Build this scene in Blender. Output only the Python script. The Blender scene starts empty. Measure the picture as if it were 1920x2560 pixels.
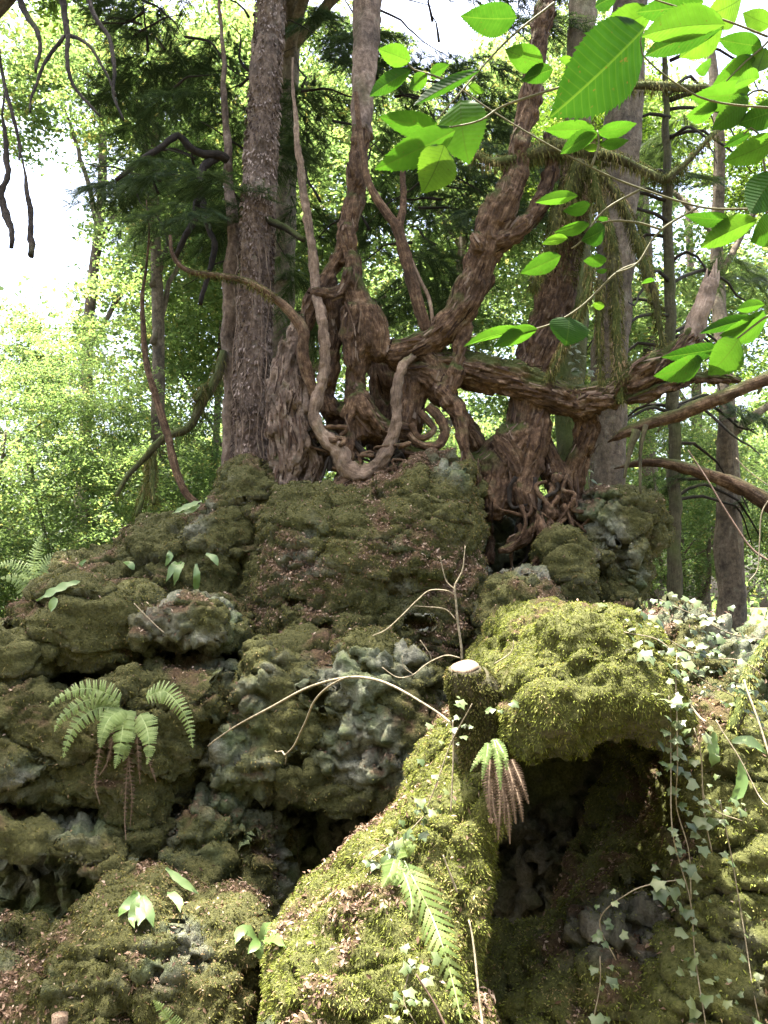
import bpy, math, random
import numpy as np
from mathutils import Vector, Matrix, Euler

random.seed(7)
RNG = np.random.default_rng(7)
SC = bpy.context.scene
COL = SC.collection

# ------------------------------------------------------------------ camera, sky, sun, exposure
CAM_Z = 1.6
PITCH = math.radians(6.0)
VFOV = math.radians(60.0)
cam_d = bpy.data.cameras.new('camera')
cam_d.sensor_fit = 'VERTICAL'
cam_d.sensor_height = 36.0
cam_d.lens = 18.0 / math.tan(VFOV / 2)
cam_d.clip_start = 0.05
cam_d.clip_end = 2000.0
cam = bpy.data.objects.new('camera', cam_d)
cam.location = (0, 0, CAM_Z)
cam.rotation_euler = (math.radians(90) + PITCH, 0, 0)
COL.objects.link(cam)
SC.camera = cam

SUN_DIR = Vector((-0.14, 0.08, 0.95)).normalized()      # from the ground towards the sun
SUN_EL = math.asin(SUN_DIR.z)
SUN_AZ = math.atan2(SUN_DIR.x, SUN_DIR.y)
world = bpy.data.worlds.new('World')
SC.world = world
world.use_nodes = True
wn = world.node_tree.nodes
wl = world.node_tree.links
sky = wn.new('ShaderNodeTexSky')
sky.sky_type = 'NISHITA'
sky.sun_disc = False
sky.sun_elevation = SUN_EL
sky.sun_rotation = SUN_AZ
sky.air_density = 1.0
sky.dust_density = 7.0
sky.ozone_density = 0.1
bg = wn['Background']
bg.inputs['Strength'].default_value = 0.15
wl.new(sky.outputs[0], bg.inputs['Color'])
sun_d = bpy.data.lights.new('sun', 'SUN')
sun_d.energy = 5.0
sun_d.angle = math.radians(0.8)
sun_d.color = (1.0, 0.95, 0.86)
sun = bpy.data.objects.new('sun', sun_d)
sun.rotation_euler = (-SUN_DIR).to_track_quat('-Z', 'Y').to_euler()
COL.objects.link(sun)
vs = SC.view_settings
vs.view_transform = 'Standard'
vs.look = 'None'
vs.gamma = 1.0
vs.exposure = 2.85
SC.cycles.use_denoising = True
SC.cycles.max_bounces = 7
SC.cycles.diffuse_bounces = 4
SC.cycles.transmission_bounces = 6
SC.cycles.sample_clamp_indirect = 6.0

# ------------------------------------------------------------------ pixel -> point helpers
# F: photograph coordinates on a 1659 x 2212 grid; Q: the same on 1920 x 2560
FPX = 1106.0 / math.tan(VFOV / 2)
CP, SP_ = math.cos(PITCH), math.sin(PITCH)


def P(x, y, Y):
    a = (x - 829.5) / FPX
    b = (1106.0 - y) / FPX
    s = Y / (CP - b * SP_)
    return np.array((a * s, Y, CAM_Z + (SP_ + b * CP) * s))


K = 1659.0 / 1920.0


def Q(x, y, Y):
    return P(x * K, y * K, Y)


def RQ(r, Y):                     # a radius in 1920-wide pixels at distance Y -> metres
    return r * K * Y / FPX


# ------------------------------------------------------------------ noise (numpy)
_perm = RNG.permutation(256).astype(np.int32)
_perm = np.concatenate([_perm, _perm, _perm])
_g = RNG.normal(size=(256, 3)).astype(np.float32)
_g /= np.linalg.norm(_g, axis=1)[:, None]


def pnoise(p):
    p = np.asarray(p, dtype=np.float32)
    i = np.floor(p).astype(np.int32)
    f = p - i
    i &= 255
    u = f * f * f * (f * (f * 6 - 15) + 10)
    out = np.zeros(len(p), np.float32)
    for dx in (0, 1):
        wx = u[:, 0] if dx else 1 - u[:, 0]
        for dy in (0, 1):
            wy = u[:, 1] if dy else 1 - u[:, 1]
            for dz in (0, 1):
                wz = u[:, 2] if dz else 1 - u[:, 2]
                h = _perm[_perm[_perm[i[:, 0] + dx] + ((i[:, 1] + dy) & 255)] + ((i[:, 2] + dz) & 255)]
                g = _g[h]
                d = g[:, 0] * (f[:, 0] - dx) + g[:, 1] * (f[:, 1] - dy) + g[:, 2] * (f[:, 2] - dz)
                out += d * wx * wy * wz
    return out * 1.6


def fbm(p, octv=4, lac=2.03, gain=0.5):
    a, s, out = 1.0, 1.0, 0
    for o in range(octv):
        out = out + a * pnoise(p * s + o * 17.3)
        a *= gain
        s *= lac
    return out


def cells(p):
    """cushion pattern: 1 at cell centres falling to 0 at the borders"""
    p = np.asarray(p, np.float32)
    i = np.floor(p).astype(np.int32)
    best = np.full(len(p), 9.0, np.float32)
    for dx in (-1, 0, 1):
        for dy in (-1, 0, 1):
            for dz in (-1, 0, 1):
                c = i + np.array((dx, dy, dz), np.int32)
                h = _perm[_perm[_perm[c[:, 0] & 255] + (c[:, 1] & 255)] + (c[:, 2] & 255)]
                q = c + 0.5 + 0.5 * _g[h]
                d = ((q - p) ** 2).sum(1)
                best = np.minimum(best, d)
    return np.clip(1 - np.sqrt(best) / 0.85, 0, 1)


def blocks(p):
    """irregular blocks: distance to the nearest joint and one random value per block"""
    p = np.asarray(p, np.float32)
    i = np.floor(p).astype(np.int32)
    f1 = np.full(len(p), 9.0, np.float32)
    f2 = np.full(len(p), 9.0, np.float32)
    rid = np.zeros(len(p), np.float32)
    for dx in (-1, 0, 1):
        for dy in (-1, 0, 1):
            for dz in (-1, 0, 1):
                c = i + np.array((dx, dy, dz), np.int32)
                h = _perm[_perm[_perm[c[:, 0] & 255] + (c[:, 1] & 255)] + (c[:, 2] & 255)]
                d = np.sqrt((((c + 0.5 + 0.45 * _g[h]) - p) ** 2).sum(1))
                m = d < f1
                f2 = np.where(m, f1, np.minimum(f2, d))
                rid = np.where(m, h / 255.0, rid)
                f1 = np.where(m, d, f1)
    return f2 - f1, rid


# ------------------------------------------------------------------ materials
MATS = {}


def nd(nt, typ, **kw):
    n = nt.nodes.new(typ)
    for k, v in kw.items():
        if k.startswith('i_'):
            n.inputs[k[2:]].default_value = v
        else:
            setattr(n, k, v)
    return n


def new_mat(name):
    m = bpy.data.materials.new(name)
    m.use_nodes = True
    nt = m.node_tree
    for n in list(nt.nodes):
        nt.nodes.remove(n)
    out = nt.nodes.new('ShaderNodeOutputMaterial')
    MATS[name] = m
    return m, nt, out


def mixc(nt, fac, a, b, blend='MIX'):
    n = nt.nodes.new('ShaderNodeMix')
    n.data_type = 'RGBA'
    n.blend_type = blend
    for sock, v in ((n.inputs[0], fac), (n.inputs[6], a), (n.inputs[7], b)):
        if isinstance(v, bpy.types.NodeSocket):
            nt.links.new(v, sock)
        elif isinstance(v, (int, float)):
            sock.default_value = v
        else:
            sock.default_value = (*v, 1)
    return n.outputs[2]


def ramp(nt, fac, stops):
    n = nt.nodes.new('ShaderNodeValToRGB')
    el = n.color_ramp.elements
    while len(el) > 1:
        el.remove(el[0])
    el[0].position = stops[0][0]
    el[0].color = (*stops[0][1], 1)
    for p, c in stops[1:]:
        e = el.new(p)
        e.color = (*c, 1)
    nt.links.new(fac, n.inputs[0])
    return n.outputs[0]


def attr(nt, name):
    return nd(nt, 'ShaderNodeAttribute', attribute_name=name)


def noise_tex(nt, vec, scale, detail=6.0, rough=0.6):
    n = nd(nt, 'ShaderNodeTexNoise')
    n.inputs['Scale'].default_value = scale
    n.inputs['Detail'].default_value = detail
    n.inputs['Roughness'].default_value = rough
    if vec is not None:
        nt.links.new(vec, n.inputs['Vector'])
    return n.outputs[0]


def leaf_mat(name, stops, trans=0.5, rough=0.5, spec=0.25, tint=(1.7, 1.5, 0.6)):
    """leaf: reflects and lets light through; colour varies leaf by leaf"""
    m, nt, out = new_mat(name)
    at = attr(nt, 'rnd')
    c = ramp(nt, at.outputs['Fac'], stops)
    pr = nd(nt, 'ShaderNodeBsdfPrincipled')
    pr.inputs['Roughness'].default_value = rough
    pr.inputs['Specular IOR Level'].default_value = spec
    nt.links.new(c, pr.inputs['Base Color'])
    tr = nd(nt, 'ShaderNodeBsdfTranslucent')
    tc = mixc(nt, 1.0, c, tint, 'MULTIPLY')
    nt.links.new(tc, tr.inputs['Color'])
    mx = nd(nt, 'ShaderNodeMixShader')
    mx.inputs[0].default_value = trans
    nt.links.new(pr.outputs[0], mx.inputs[1])
    nt.links.new(tr.outputs[0], mx.inputs[2])
    nt.links.new(mx.outputs[0], out.inputs[0])
    return m


def rock_mat(name, stone_a, stone_b, algae, moss_a, moss_b):
    m, nt, out = new_mat(name)
    geo = nd(nt, 'ShaderNodeNewGeometry')
    pos = geo.outputs['Position']
    n1 = noise_tex(nt, pos, 3.0)
    n2 = noise_tex(nt, pos, 14.0, 8.0, 0.7)
    n3 = noise_tex(nt, pos, 60.0, 5.0, 0.7)
    stone = ramp(nt, n2, [(0.3, stone_a), (0.62, stone_b)])
    alg = ramp(nt, n1, [(0.40, (0, 0, 0)), (0.62, (1, 1, 1))])
    stone = mixc(nt, alg, stone, algae)
    stone = mixc(nt, 0.55, stone, ramp(nt, n3, [(0.35, (0.35, 0.35, 0.35)), (0.65, (1.3, 1.3, 1.3))]), 'MULTIPLY')
    mossc = ramp(nt, n3, [(0.35, moss_a), (0.65, moss_b)])
    at = attr(nt, 'moss')
    c = mixc(nt, at.outputs['Fac'], stone, mossc)
    lit = attr(nt, 'soil')
    c = mixc(nt, lit.outputs['Fac'], c, ramp(nt, n3, [(0.3, (0.035, 0.02, 0.012)), (0.7, (0.11, 0.065, 0.04))]))
    pr = nd(nt, 'ShaderNodeBsdfPrincipled')
    pr.inputs['Roughness'].default_value = 0.92
    pr.inputs['Specular IOR Level'].default_value = 0.15
    nt.links.new(c, pr.inputs['Base Color'])
    b1 = nd(nt, 'ShaderNodeBump')
    b1.inputs['Strength'].default_value = 0.9
    b1.inputs['Distance'].default_value = 0.02
    nt.links.new(n3, b1.inputs['Height'])
    b2 = nd(nt, 'ShaderNodeBump')
    b2.inputs['Strength'].default_value = 0.6
    b2.inputs['Distance'].default_value = 0.05
    nt.links.new(n2, b2.inputs['Height'])
    nt.links.new(b1.outputs[0], b2.inputs['Normal'])
    nt.links.new(b2.outputs[0], pr.inputs['Normal'])
    nt.links.new(pr.outputs[0], out.inputs[0])
    return m


def bark_mat(name, dark, mid, light, moss=(0.05, 0.06, 0.015), scale=1.0, bump=0.02, along=8.0, across=85.0):
    m, nt, out = new_mat(name)
    at = attr(nt, 'bark')
    mp = nd(nt, 'ShaderNodeMapping')
    mp.inputs['Scale'].default_value = (across, across, along)
    nt.links.new(at.outputs['Vector'], mp.inputs['Vector'])
    n1 = noise_tex(nt, mp.outputs[0], 1.0, 7.0, 0.65)
    geo = nd(nt, 'ShaderNodeNewGeometry')
    n2 = noise_tex(nt, geo.outputs['Position'], 4.5 * scale, 6.0)
    n3 = noise_tex(nt, geo.outputs['Position'], 70.0 * scale, 4.0)
    nb = noise_tex(nt, geo.outputs['Position'], 22.0 * scale, 8.0, 0.75)
    hmix = nd(nt, 'ShaderNodeMath', operation='MULTIPLY_ADD')
    nt.links.new(nb, hmix.inputs[0])
    hmix.inputs[1].default_value = 0.9
    hm2 = nd(nt, 'ShaderNodeMath', operation='MULTIPLY')
    nt.links.new(n1, hm2.inputs[0])
    hm2.inputs[1].default_value = 0.6
    nt.links.new(hm2.outputs[0], hmix.inputs[2])
    n1 = hmix.outputs[0]
    c = ramp(nt, n1, [(0.50, dark), (0.74, mid), (1.02, light)])
    c = mixc(nt, 0.85, c, ramp(nt, n2, [(0.30, (0.35, 0.36, 0.36)), (0.5, (0.9, 0.85, 0.8)), (0.70, (1.45, 1.45, 1.4))]), 'MULTIPLY')
    nl = noise_tex(nt, geo.outputs['Position'], 9.0 * scale, 7.0, 0.7)
    c = mixc(nt, ramp(nt, nl, [(0.56, (0, 0, 0)), (0.68, (0.4, 0.4, 0.4))]), c, (light[0] * .62, light[1] * .78, light[2] * .75))
    ms = attr(nt, 'moss')
    c = mixc(nt, ms.outputs['Fac'], c, mixc(nt, n3, (moss[0] * .5, moss[1] * .5, moss[2] * .5), (moss[0] * 1.7, moss[1] * 1.7, moss[2] * 1.7)))
    pr = nd(nt, 'ShaderNodeBsdfPrincipled')
    pr.inputs['Roughness'].default_value = 0.85
    pr.inputs['Specular IOR Level'].default_value = 0.2
    nt.links.new(c, pr.inputs['Base Color'])
    b = nd(nt, 'ShaderNodeBump')
    b.inputs['Strength'].default_value = 0.9
    b.inputs['Distance'].default_value = bump
    nt.links.new(n1, b.inputs['Height'])
    b2 = nd(nt, 'ShaderNodeBump')
    b2.inputs['Strength'].default_value = 0.5
    b2.inputs['Distance'].default_value = 0.008
    nt.links.new(n3, b2.inputs['Height'])
    nt.links.new(b.outputs[0], b2.inputs['Normal'])
    nt.links.new(b2.outputs[0], pr.inputs['Normal'])
    nt.links.new(pr.outputs[0], out.inputs[0])
    return m


def plain_mat(name, a, b, scale=30.0, rough=0.8, bump=0.004):
    m, nt, out = new_mat(name)
    geo = nd(nt, 'ShaderNodeNewGeometry')
    n = noise_tex(nt, geo.outputs['Position'], scale, 6.0)
    pr = nd(nt, 'ShaderNodeBsdfPrincipled')
    pr.inputs['Roughness'].default_value = rough
    pr.inputs['Specular IOR Level'].default_value = 0.25
    nt.links.new(ramp(nt, n, [(0.32, a), (0.68, b)]), pr.inputs['Base Color'])
    bp = nd(nt, 'ShaderNodeBump')
    bp.inputs['Strength'].default_value = 0.7
    bp.inputs['Distance'].default_value = bump
    nt.links.new(n, bp.inputs['Height'])
    nt.links.new(bp.outputs[0], pr.inputs['Normal'])
    nt.links.new(pr.outputs[0], out.inputs[0])
    return m


rock_mat('limestone', (0.075, 0.076, 0.058), (0.26, 0.265, 0.205), (0.095, 0.125, 0.060), (0.040, 0.042, 0.014), (0.088, 0.088, 0.032))
rock_mat('limestone_near', (0.06, 0.055, 0.045), (0.17, 0.16, 0.13), (0.05, 0.06, 0.03), (0.045, 0.050, 0.014), (0.105, 0.110, 0.034))
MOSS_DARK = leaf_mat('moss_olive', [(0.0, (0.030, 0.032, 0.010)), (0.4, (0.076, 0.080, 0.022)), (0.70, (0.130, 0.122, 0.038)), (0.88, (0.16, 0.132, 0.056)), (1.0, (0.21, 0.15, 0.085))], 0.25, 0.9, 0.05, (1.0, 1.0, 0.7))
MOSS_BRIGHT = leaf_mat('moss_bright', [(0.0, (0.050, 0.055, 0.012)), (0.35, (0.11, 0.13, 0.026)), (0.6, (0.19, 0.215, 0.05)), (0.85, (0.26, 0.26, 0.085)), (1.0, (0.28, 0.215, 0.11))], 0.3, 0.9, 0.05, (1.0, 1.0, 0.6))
LITTER = leaf_mat('leaf_litter', [(0.0, (0.06, 0.035, 0.02)), (0.5, (0.14, 0.09, 0.058)), (0.85, (0.23, 0.165, 0.115)), (1.0, (0.36, 0.29, 0.22))], 0.12, 0.7, 0.2, (1, .9, .7))
bark_mat('yew_bark', (0.012, 0.008, 0.005), (0.085, 0.052, 0.030), (0.27, 0.185, 0.115), bump=0.04)
leaf_mat('bark_strip', [(0.0, (0.018, 0.011, 0.008)), (0.5, (0.065, 0.042, 0.029)), (0.85, (0.11, 0.078, 0.054)), (1.0, (0.17, 0.13, 0.095))], 0.05, .9, .1, (1, 1, 1))
bark_mat('yew_bark_pale', (0.04, 0.028, 0.02), (0.16, 0.118, 0.085), (0.33, 0.26, 0.19), across=120, along=9)
bark_mat('dead_wood', (0.07, 0.05, 0.038), (0.21, 0.165, 0.13), (0.36, 0.30, 0.245), across=110, along=5)
bark_mat('flaky_bark', (0.035, 0.026, 0.02), (0.15, 0.112, 0.085), (0.32, 0.255, 0.20), along=14, across=30, bump=0.03)
bark_mat('grey_bark', (0.03, 0.024, 0.017), (0.10, 0.082, 0.058), (0.20, 0.17, 0.125), along=10, across=26)
bark_mat('dark_bark', (0.006, 0.005, 0.004), (0.02, 0.016, 0.012), (0.045, 0.036, 0.028))
bark_mat('mossy_bark', (0.02, 0.02, 0.01), (0.06, 0.055, 0.03), (0.11, 0.10, 0.06), moss=(0.055, 0.072, 0.016))
LEAF_BRIGHT = leaf_mat('leaf_bright_green', [(0.0, (0.05, 0.085, 0.036)), (0.5, (0.09, 0.14, 0.054)), (0.9, (0.13, 0.18, 0.07)), (1.0, (0.20, 0.19, 0.075))], 0.6, 0.5, 0.25, (2.0, 1.95, 1.3))
LEAF_MID = leaf_mat('leaf_mid_green', [(0.0, (0.03, 0.07, 0.018)), (0.6, (0.06, 0.115, 0.025)), (1.0, (0.09, 0.15, 0.04))], 0.5, 0.5, 0.3)
NEEDLE = leaf_mat('yew_needles', [(0.0, (0.024, 0.042, 0.022)), (0.6, (0.05, 0.078, 0.036)), (1.0, (0.085, 0.115, 0.05))], 0.4, 0.6, 0.1, (1.1, 1.1, .6))
FERN = leaf_mat('fern_green', [(0.0, (0.09, 0.14, 0.035)), (0.6, (0.16, 0.225, 0.065)), (1.0, (0.23, 0.29, 0.11))], 0.3, 0.45, 0.35, (1.1, 1.1, .6))
FERN_DEAD = leaf_mat('fern_dead', [(0.0, (0.05, 0.035, 0.024)), (0.6, (0.10, 0.070, 0.048)), (1.0, (0.16, 0.118, 0.082))], 0.2, 0.8, 0.1, (1, .8, .6))
TONGUE = leaf_mat('hart_tongue_green', [(0.0, (0.10, 0.17, 0.045)), (1.0, (0.17, 0.25, 0.085))], 0.3, 0.33, 0.45, (1.1, 1.1, .6))
IVY = leaf_mat('ivy_green', [(0.0, (0.045, 0.07, 0.022)), (0.6, (0.09, 0.12, 0.045)), (1.0, (0.17, 0.19, 0.09))], 0.25, 0.42, 0.35, (1.2, 1.2, .7))
plain_mat('twig_pale', (0.10, 0.085, 0.055), (0.27, 0.23, 0.155), 60, 0.75)
plain_mat('twig_brown', (0.05, 0.032, 0.022), (0.12, 0.08, 0.055), 60, 0.75)
plain_mat('twig_green', (0.05, 0.055, 0.02), (0.11, 0.10, 0.05), 60, 0.7)
plain_mat('forest_floor', (0.03, 0.03, 0.014), (0.10, 0.085, 0.045), 9, 0.95, 0.03)


def elm_mat():
    m, nt, out = new_mat('elm_leaf')
    uv = attr(nt, 'leafuv')
    sep = nd(nt, 'ShaderNodeSeparateXYZ')
    nt.links.new(uv.outputs['Vector'], sep.inputs[0])
    ab = nd(nt, 'ShaderNodeMath', operation='ABSOLUTE')
    nt.links.new(sep.outputs[0], ab.inputs[0])
    # side veins run forward from the midrib
    ml = nd(nt, 'ShaderNodeMath', operation='MULTIPLY_ADD')
    nt.links.new(ab.outputs[0], ml.inputs[0])
    ml.inputs[1].default_value = -0.42
    nt.links.new(sep.outputs[1], ml.inputs[2])
    sc_ = nd(nt, 'ShaderNodeMath', operation='MULTIPLY')
    nt.links.new(ml.outputs[0], sc_.inputs[0])
    sc_.inputs[1].default_value = 14.0
    fr = nd(nt, 'ShaderNodeMath', operation='PINGPONG')
    nt.links.new(sc_.outputs[0], fr.inputs[0])
    fr.inputs[1].default_value = 0.5
    vein = ramp(nt, fr.outputs[0], [(0.0, (1, 1, 1)), (0.10, (0, 0, 0))])
    mid = ramp(nt, ab.outputs[0], [(0.0, (1, 1, 1)), (0.008, (1, 1, 1)), (0.014, (0, 0, 0))])
    vm = mixc(nt, 1.0, mixc(nt, 1.0, vein, (0.42, 0.42, 0.42), 'MULTIPLY'), mid, 'ADD')
    oi = nd(nt, 'ShaderNodeObjectInfo')
    base = ramp(nt, oi.outputs['Random'], [(0.0, (0.012, 0.042, 0.006)), (0.35, (0.028, 0.08, 0.010)), (0.7, (0.042, 0.105, 0.014)), (1.0, (0.065, 0.13, 0.018))])
    geo = nd(nt, 'ShaderNodeNewGeometry')
    nz = noise_tex(nt, uv.outputs['Vector'], 9.0, 4.0)
    base = mixc(nt, 0.4, base, ramp(nt, nz, [(0.3, (0.7, 0.75, 0.7)), (0.7, (1.2, 1.15, 1.2))]), 'MULTIPLY')
    c = mixc(nt, vm, base, (0.035, 0.075, 0.013))
    mpv = nd(nt, 'ShaderNodeVectorMath', operation='ADD')
    nt.links.new(uv.outputs['Vector'], mpv.inputs[0])
    nt.links.new(oi.outputs['Location'], mpv.inputs[1])
    sp_n = noise_tex(nt, mpv.outputs[0], 16.0, 2.0)
    c = mixc(nt, ramp(nt, sp_n, [(0.69, (0, 0, 0)), (0.73, (0.8, 0.8, 0.8))]), c, (0.05, 0.04, 0.015))
    lg_n = noise_tex(nt, mpv.outputs[0], 2.2, 3.0)
    c = mixc(nt, 0.6, c, ramp(nt, lg_n, [(0.3, (0.6, 0.66, 0.6)), (0.7, (1.25, 1.2, 1.3))]), 'MULTIPLY')
    pr = nd(nt, 'ShaderNodeBsdfPrincipled')
    pr.inputs['Roughness'].default_value = 0.6
    pr.inputs['Specular IOR Level'].default_value = 0.18
    nt.links.new(c, pr.inputs['Base Color'])
    bp = nd(nt, 'ShaderNodeBump')
    bp.inputs['Strength'].default_value = 0.5
    bp.inputs['Distance'].default_value = 0.002
    nt.links.new(fr.outputs[0], bp.inputs['Height'])
    nt.links.new(bp.outputs[0], pr.inputs['Normal'])
    tr = nd(nt, 'ShaderNodeBsdfTranslucent')
    nt.links.new(mixc(nt, 1.0, c, (1.2, 1.2, 0.5), 'MULTIPLY'), tr.inputs['Color'])
    mx = nd(nt, 'ShaderNodeMixShader')
    mx.inputs[0].default_value = 0.6
    nt.links.new(pr.outputs[0], mx.inputs[1])
    nt.links.new(tr.outputs[0], mx.inputs[2])
    nt.links.new(mx.outputs[0], out.inputs[0])


elm_mat()


def cut_mat():
    m, nt, out = new_mat('cut_wood')
    tc = nd(nt, 'ShaderNodeTexCoord')
    wv = nd(nt, 'ShaderNodeTexWave', wave_type='RINGS', rings_direction='Z')
    wv.inputs['Scale'].default_value = 60.0
    wv.inputs['Distortion'].default_value = 3.0
    nt.links.new(tc.outputs['Object'], wv.inputs['Vector'])
    c = ramp(nt, wv.outputs[0], [(0.0, (0.085, 0.055, 0.032)), (0.6, (0.15, 0.105, 0.065)), (1.0, (0.19, 0.14, 0.09))])
    pr = nd(nt, 'ShaderNodeBsdfPrincipled')
    pr.inputs['Roughness'].default_value = 0.8
    nt.links.new(c, pr.inputs['Base Color'])
    nt.links.new(pr.outputs[0], out.inputs[0])


cut_mat()

# ------------------------------------------------------------------ mesh + object helpers
ORG = {}


def make_mesh(name, V, F, mat, attrs=None, smooth=True):
    V = np.ascontiguousarray(V, np.float32)
    F = np.ascontiguousarray(F, np.int32)
    me = bpy.data.meshes.new(name)
    me.vertices.add(len(V))
    me.vertices.foreach_set('co', V.ravel())
    n, k = F.shape
    me.loops.add(n * k)
    me.loops.foreach_set('vertex_index', F.ravel())
    me.polygons.add(n)
    me.polygons.foreach_set('loop_start', np.arange(0, n * k, k, dtype=np.int32))
    if smooth:
        me.polygons.foreach_set('use_smooth', np.ones(n, bool))
    me.update(calc_edges=True)
    for an, (dom, arr) in (attrs or {}).items():
        arr = np.asarray(arr, np.float32)
        if arr.ndim == 2:
            a = me.attributes.new(an, 'FLOAT_VECTOR', dom)
            a.data.foreach_set('vector', np.ascontiguousarray(arr).ravel())
        else:
            a = me.attributes.new(an, 'FLOAT', dom)
            a.data.foreach_set('value', arr)
    me.materials.append(MATS[mat] if isinstance(mat, str) else mat)
    return me


def mk(name, V, F, mat, parent=None, attrs=None, smooth=True, origin=None):
    """world-space vertices -> an object; top-level objects get their origin at the base"""
    V = np.asarray(V, float)
    if parent is not None:
        o0 = ORG[parent.name]
    elif origin is not None:
        o0 = np.array(origin, float)
    else:
        o0 = np.array(((V[:, 0].min() + V[:, 0].max()) / 2, (V[:, 1].min() + V[:, 1].max()) / 2, V[:, 2].min()))
    me = make_mesh(name, V - o0, F, mat, attrs, smooth)
    ob = bpy.data.objects.new(name, me)
    COL.objects.link(ob)
    if parent is not None:
        ob.parent = parent
    else:
        ob.location = o0
    ORG[ob.name] = o0
    return ob


def empty(name, loc):
    ob = bpy.data.objects.new(name, None)
    ob.empty_display_size = 0.1
    COL.objects.link(ob)
    ob.location = tuple(loc)
    ORG[ob.name] = np.array(loc, float)
    return ob


def tag(o, label, cat, group=None, kind=None):
    o['label'] = label
    o['category'] = cat
    if group:
        o['group'] = group
    if kind:
        o['kind'] = kind
    return o


def vnormals(V, F):
    if F.shape[1] == 4:
        n = np.cross(V[F[:, 2]] - V[F[:, 0]], V[F[:, 3]] - V[F[:, 1]])
    else:
        n = np.cross(V[F[:, 1]] - V[F[:, 0]], V[F[:, 2]] - V[F[:, 0]])
    N = np.zeros_like(V)
    for k in range(F.shape[1]):
        for a in range(3):
            N[:, a] += np.bincount(F[:, k], n[:, a], len(V))
    N /= np.linalg.norm(N, axis=1)[:, None] + 1e-12
    return N, n


def surface_nets(V, org, h):
    S = V < 0
    c = np.zeros(tuple(d - 1 for d in V.shape), np.int8)
    nx, ny, nz = c.shape
    for i in (0, 1):
        for j in (0, 1):
            for k in (0, 1):
                c += S[i:i + nx, j:j + ny, k:k + nz]
    I, J, Kk = np.nonzero((c > 0) & (c < 8))
    idx = np.full(c.shape, -1, np.int32)
    idx[I, J, Kk] = np.arange(len(I))
    cor = {}
    for i in (0, 1):
        for j in (0, 1):
            for k in (0, 1):
                cor[i, j, k] = V[I + i, J + j, Kk + k]
    acc = np.zeros((len(I), 3), np.float32)
    cnt = np.zeros(len(I), np.float32)
    ks = list(cor)
    for a in ks:
        for b in ks:
            d = (b[0] - a[0], b[1] - a[1], b[2] - a[2])
            if sorted(d) != [0, 0, 1]:
                continue
            va, vb = cor[a], cor[b]
            m = (va < 0) != (vb < 0)
            t = np.where(m, va / np.where(m, va - vb, 1), 0)
            for q in range(3):
                acc[:, q] += np.where(m, a[q] + t * d[q], 0)
            cnt += m
    pos = acc / cnt[:, None] + np.stack([I, J, Kk], 1)
    pos = pos * h + np.asarray(org)
    quads = []
    for ax in range(3):
        sl0 = [slice(None)] * 3
        sl1 = [slice(None)] * 3
        sl0[ax] = slice(0, -1)
        sl1[ax] = slice(1, None)
        A, B = S[tuple(sl0)], S[tuple(sl1)]
        o1, o2 = (ax + 1) % 3, (ax + 2) % 3
        e = np.array(np.nonzero(A != B))
        ok = (e[o1] > 0) & (e[o2] > 0) & (e[o1] < V.shape[o1] - 1) & (e[o2] < V.shape[o2] - 1)
        e = e[:, ok]
        flip = A[tuple(e)]

        def cell(d1, d2):
            q = e.copy()
            q[o1] -= d1
            q[o2] -= d2
            return idx[tuple(q)]
        q = np.stack([cell(1, 1), cell(0, 1), cell(0, 0), cell(1, 0)], 1)
        q[~flip] = q[~flip][:, ::-1]
        quads.append(q)
    F = np.concatenate(quads)
    F = F[(F >= 0).all(1)]
    return pos.astype(np.float64), F


def sstep(x, a, b):
    t = np.clip((x - a) / (b - a), 0, 1)
    return t * t * (3 - 2 * t)


# ------------------------------------------------------------------ rocks
def poly_sdf(px, pz, poly):
    d = np.full(px.shape, 1e9)
    ins = np.zeros(px.shape, bool)
    n = len(poly)
    for i in range(n):
        ax, az = poly[i]
        bx, bz = poly[(i + 1) % n]
        ex, ez = bx - ax, bz - az
        t = np.clip(((px - ax) * ex + (pz - az) * ez) / (ex * ex + ez * ez + 1e-12), 0, 1)
        d = np.minimum(d, (px - ax - t * ex) ** 2 + (pz - az - t * ez) ** 2)
        c = ((az > pz) != (bz > pz)) & (px < (bx - ax) * (pz - az) / (bz - az + 1e-12) + ax)
        ins ^= c
    d = np.sqrt(d)
    return np.where(ins, -d, d)


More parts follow.
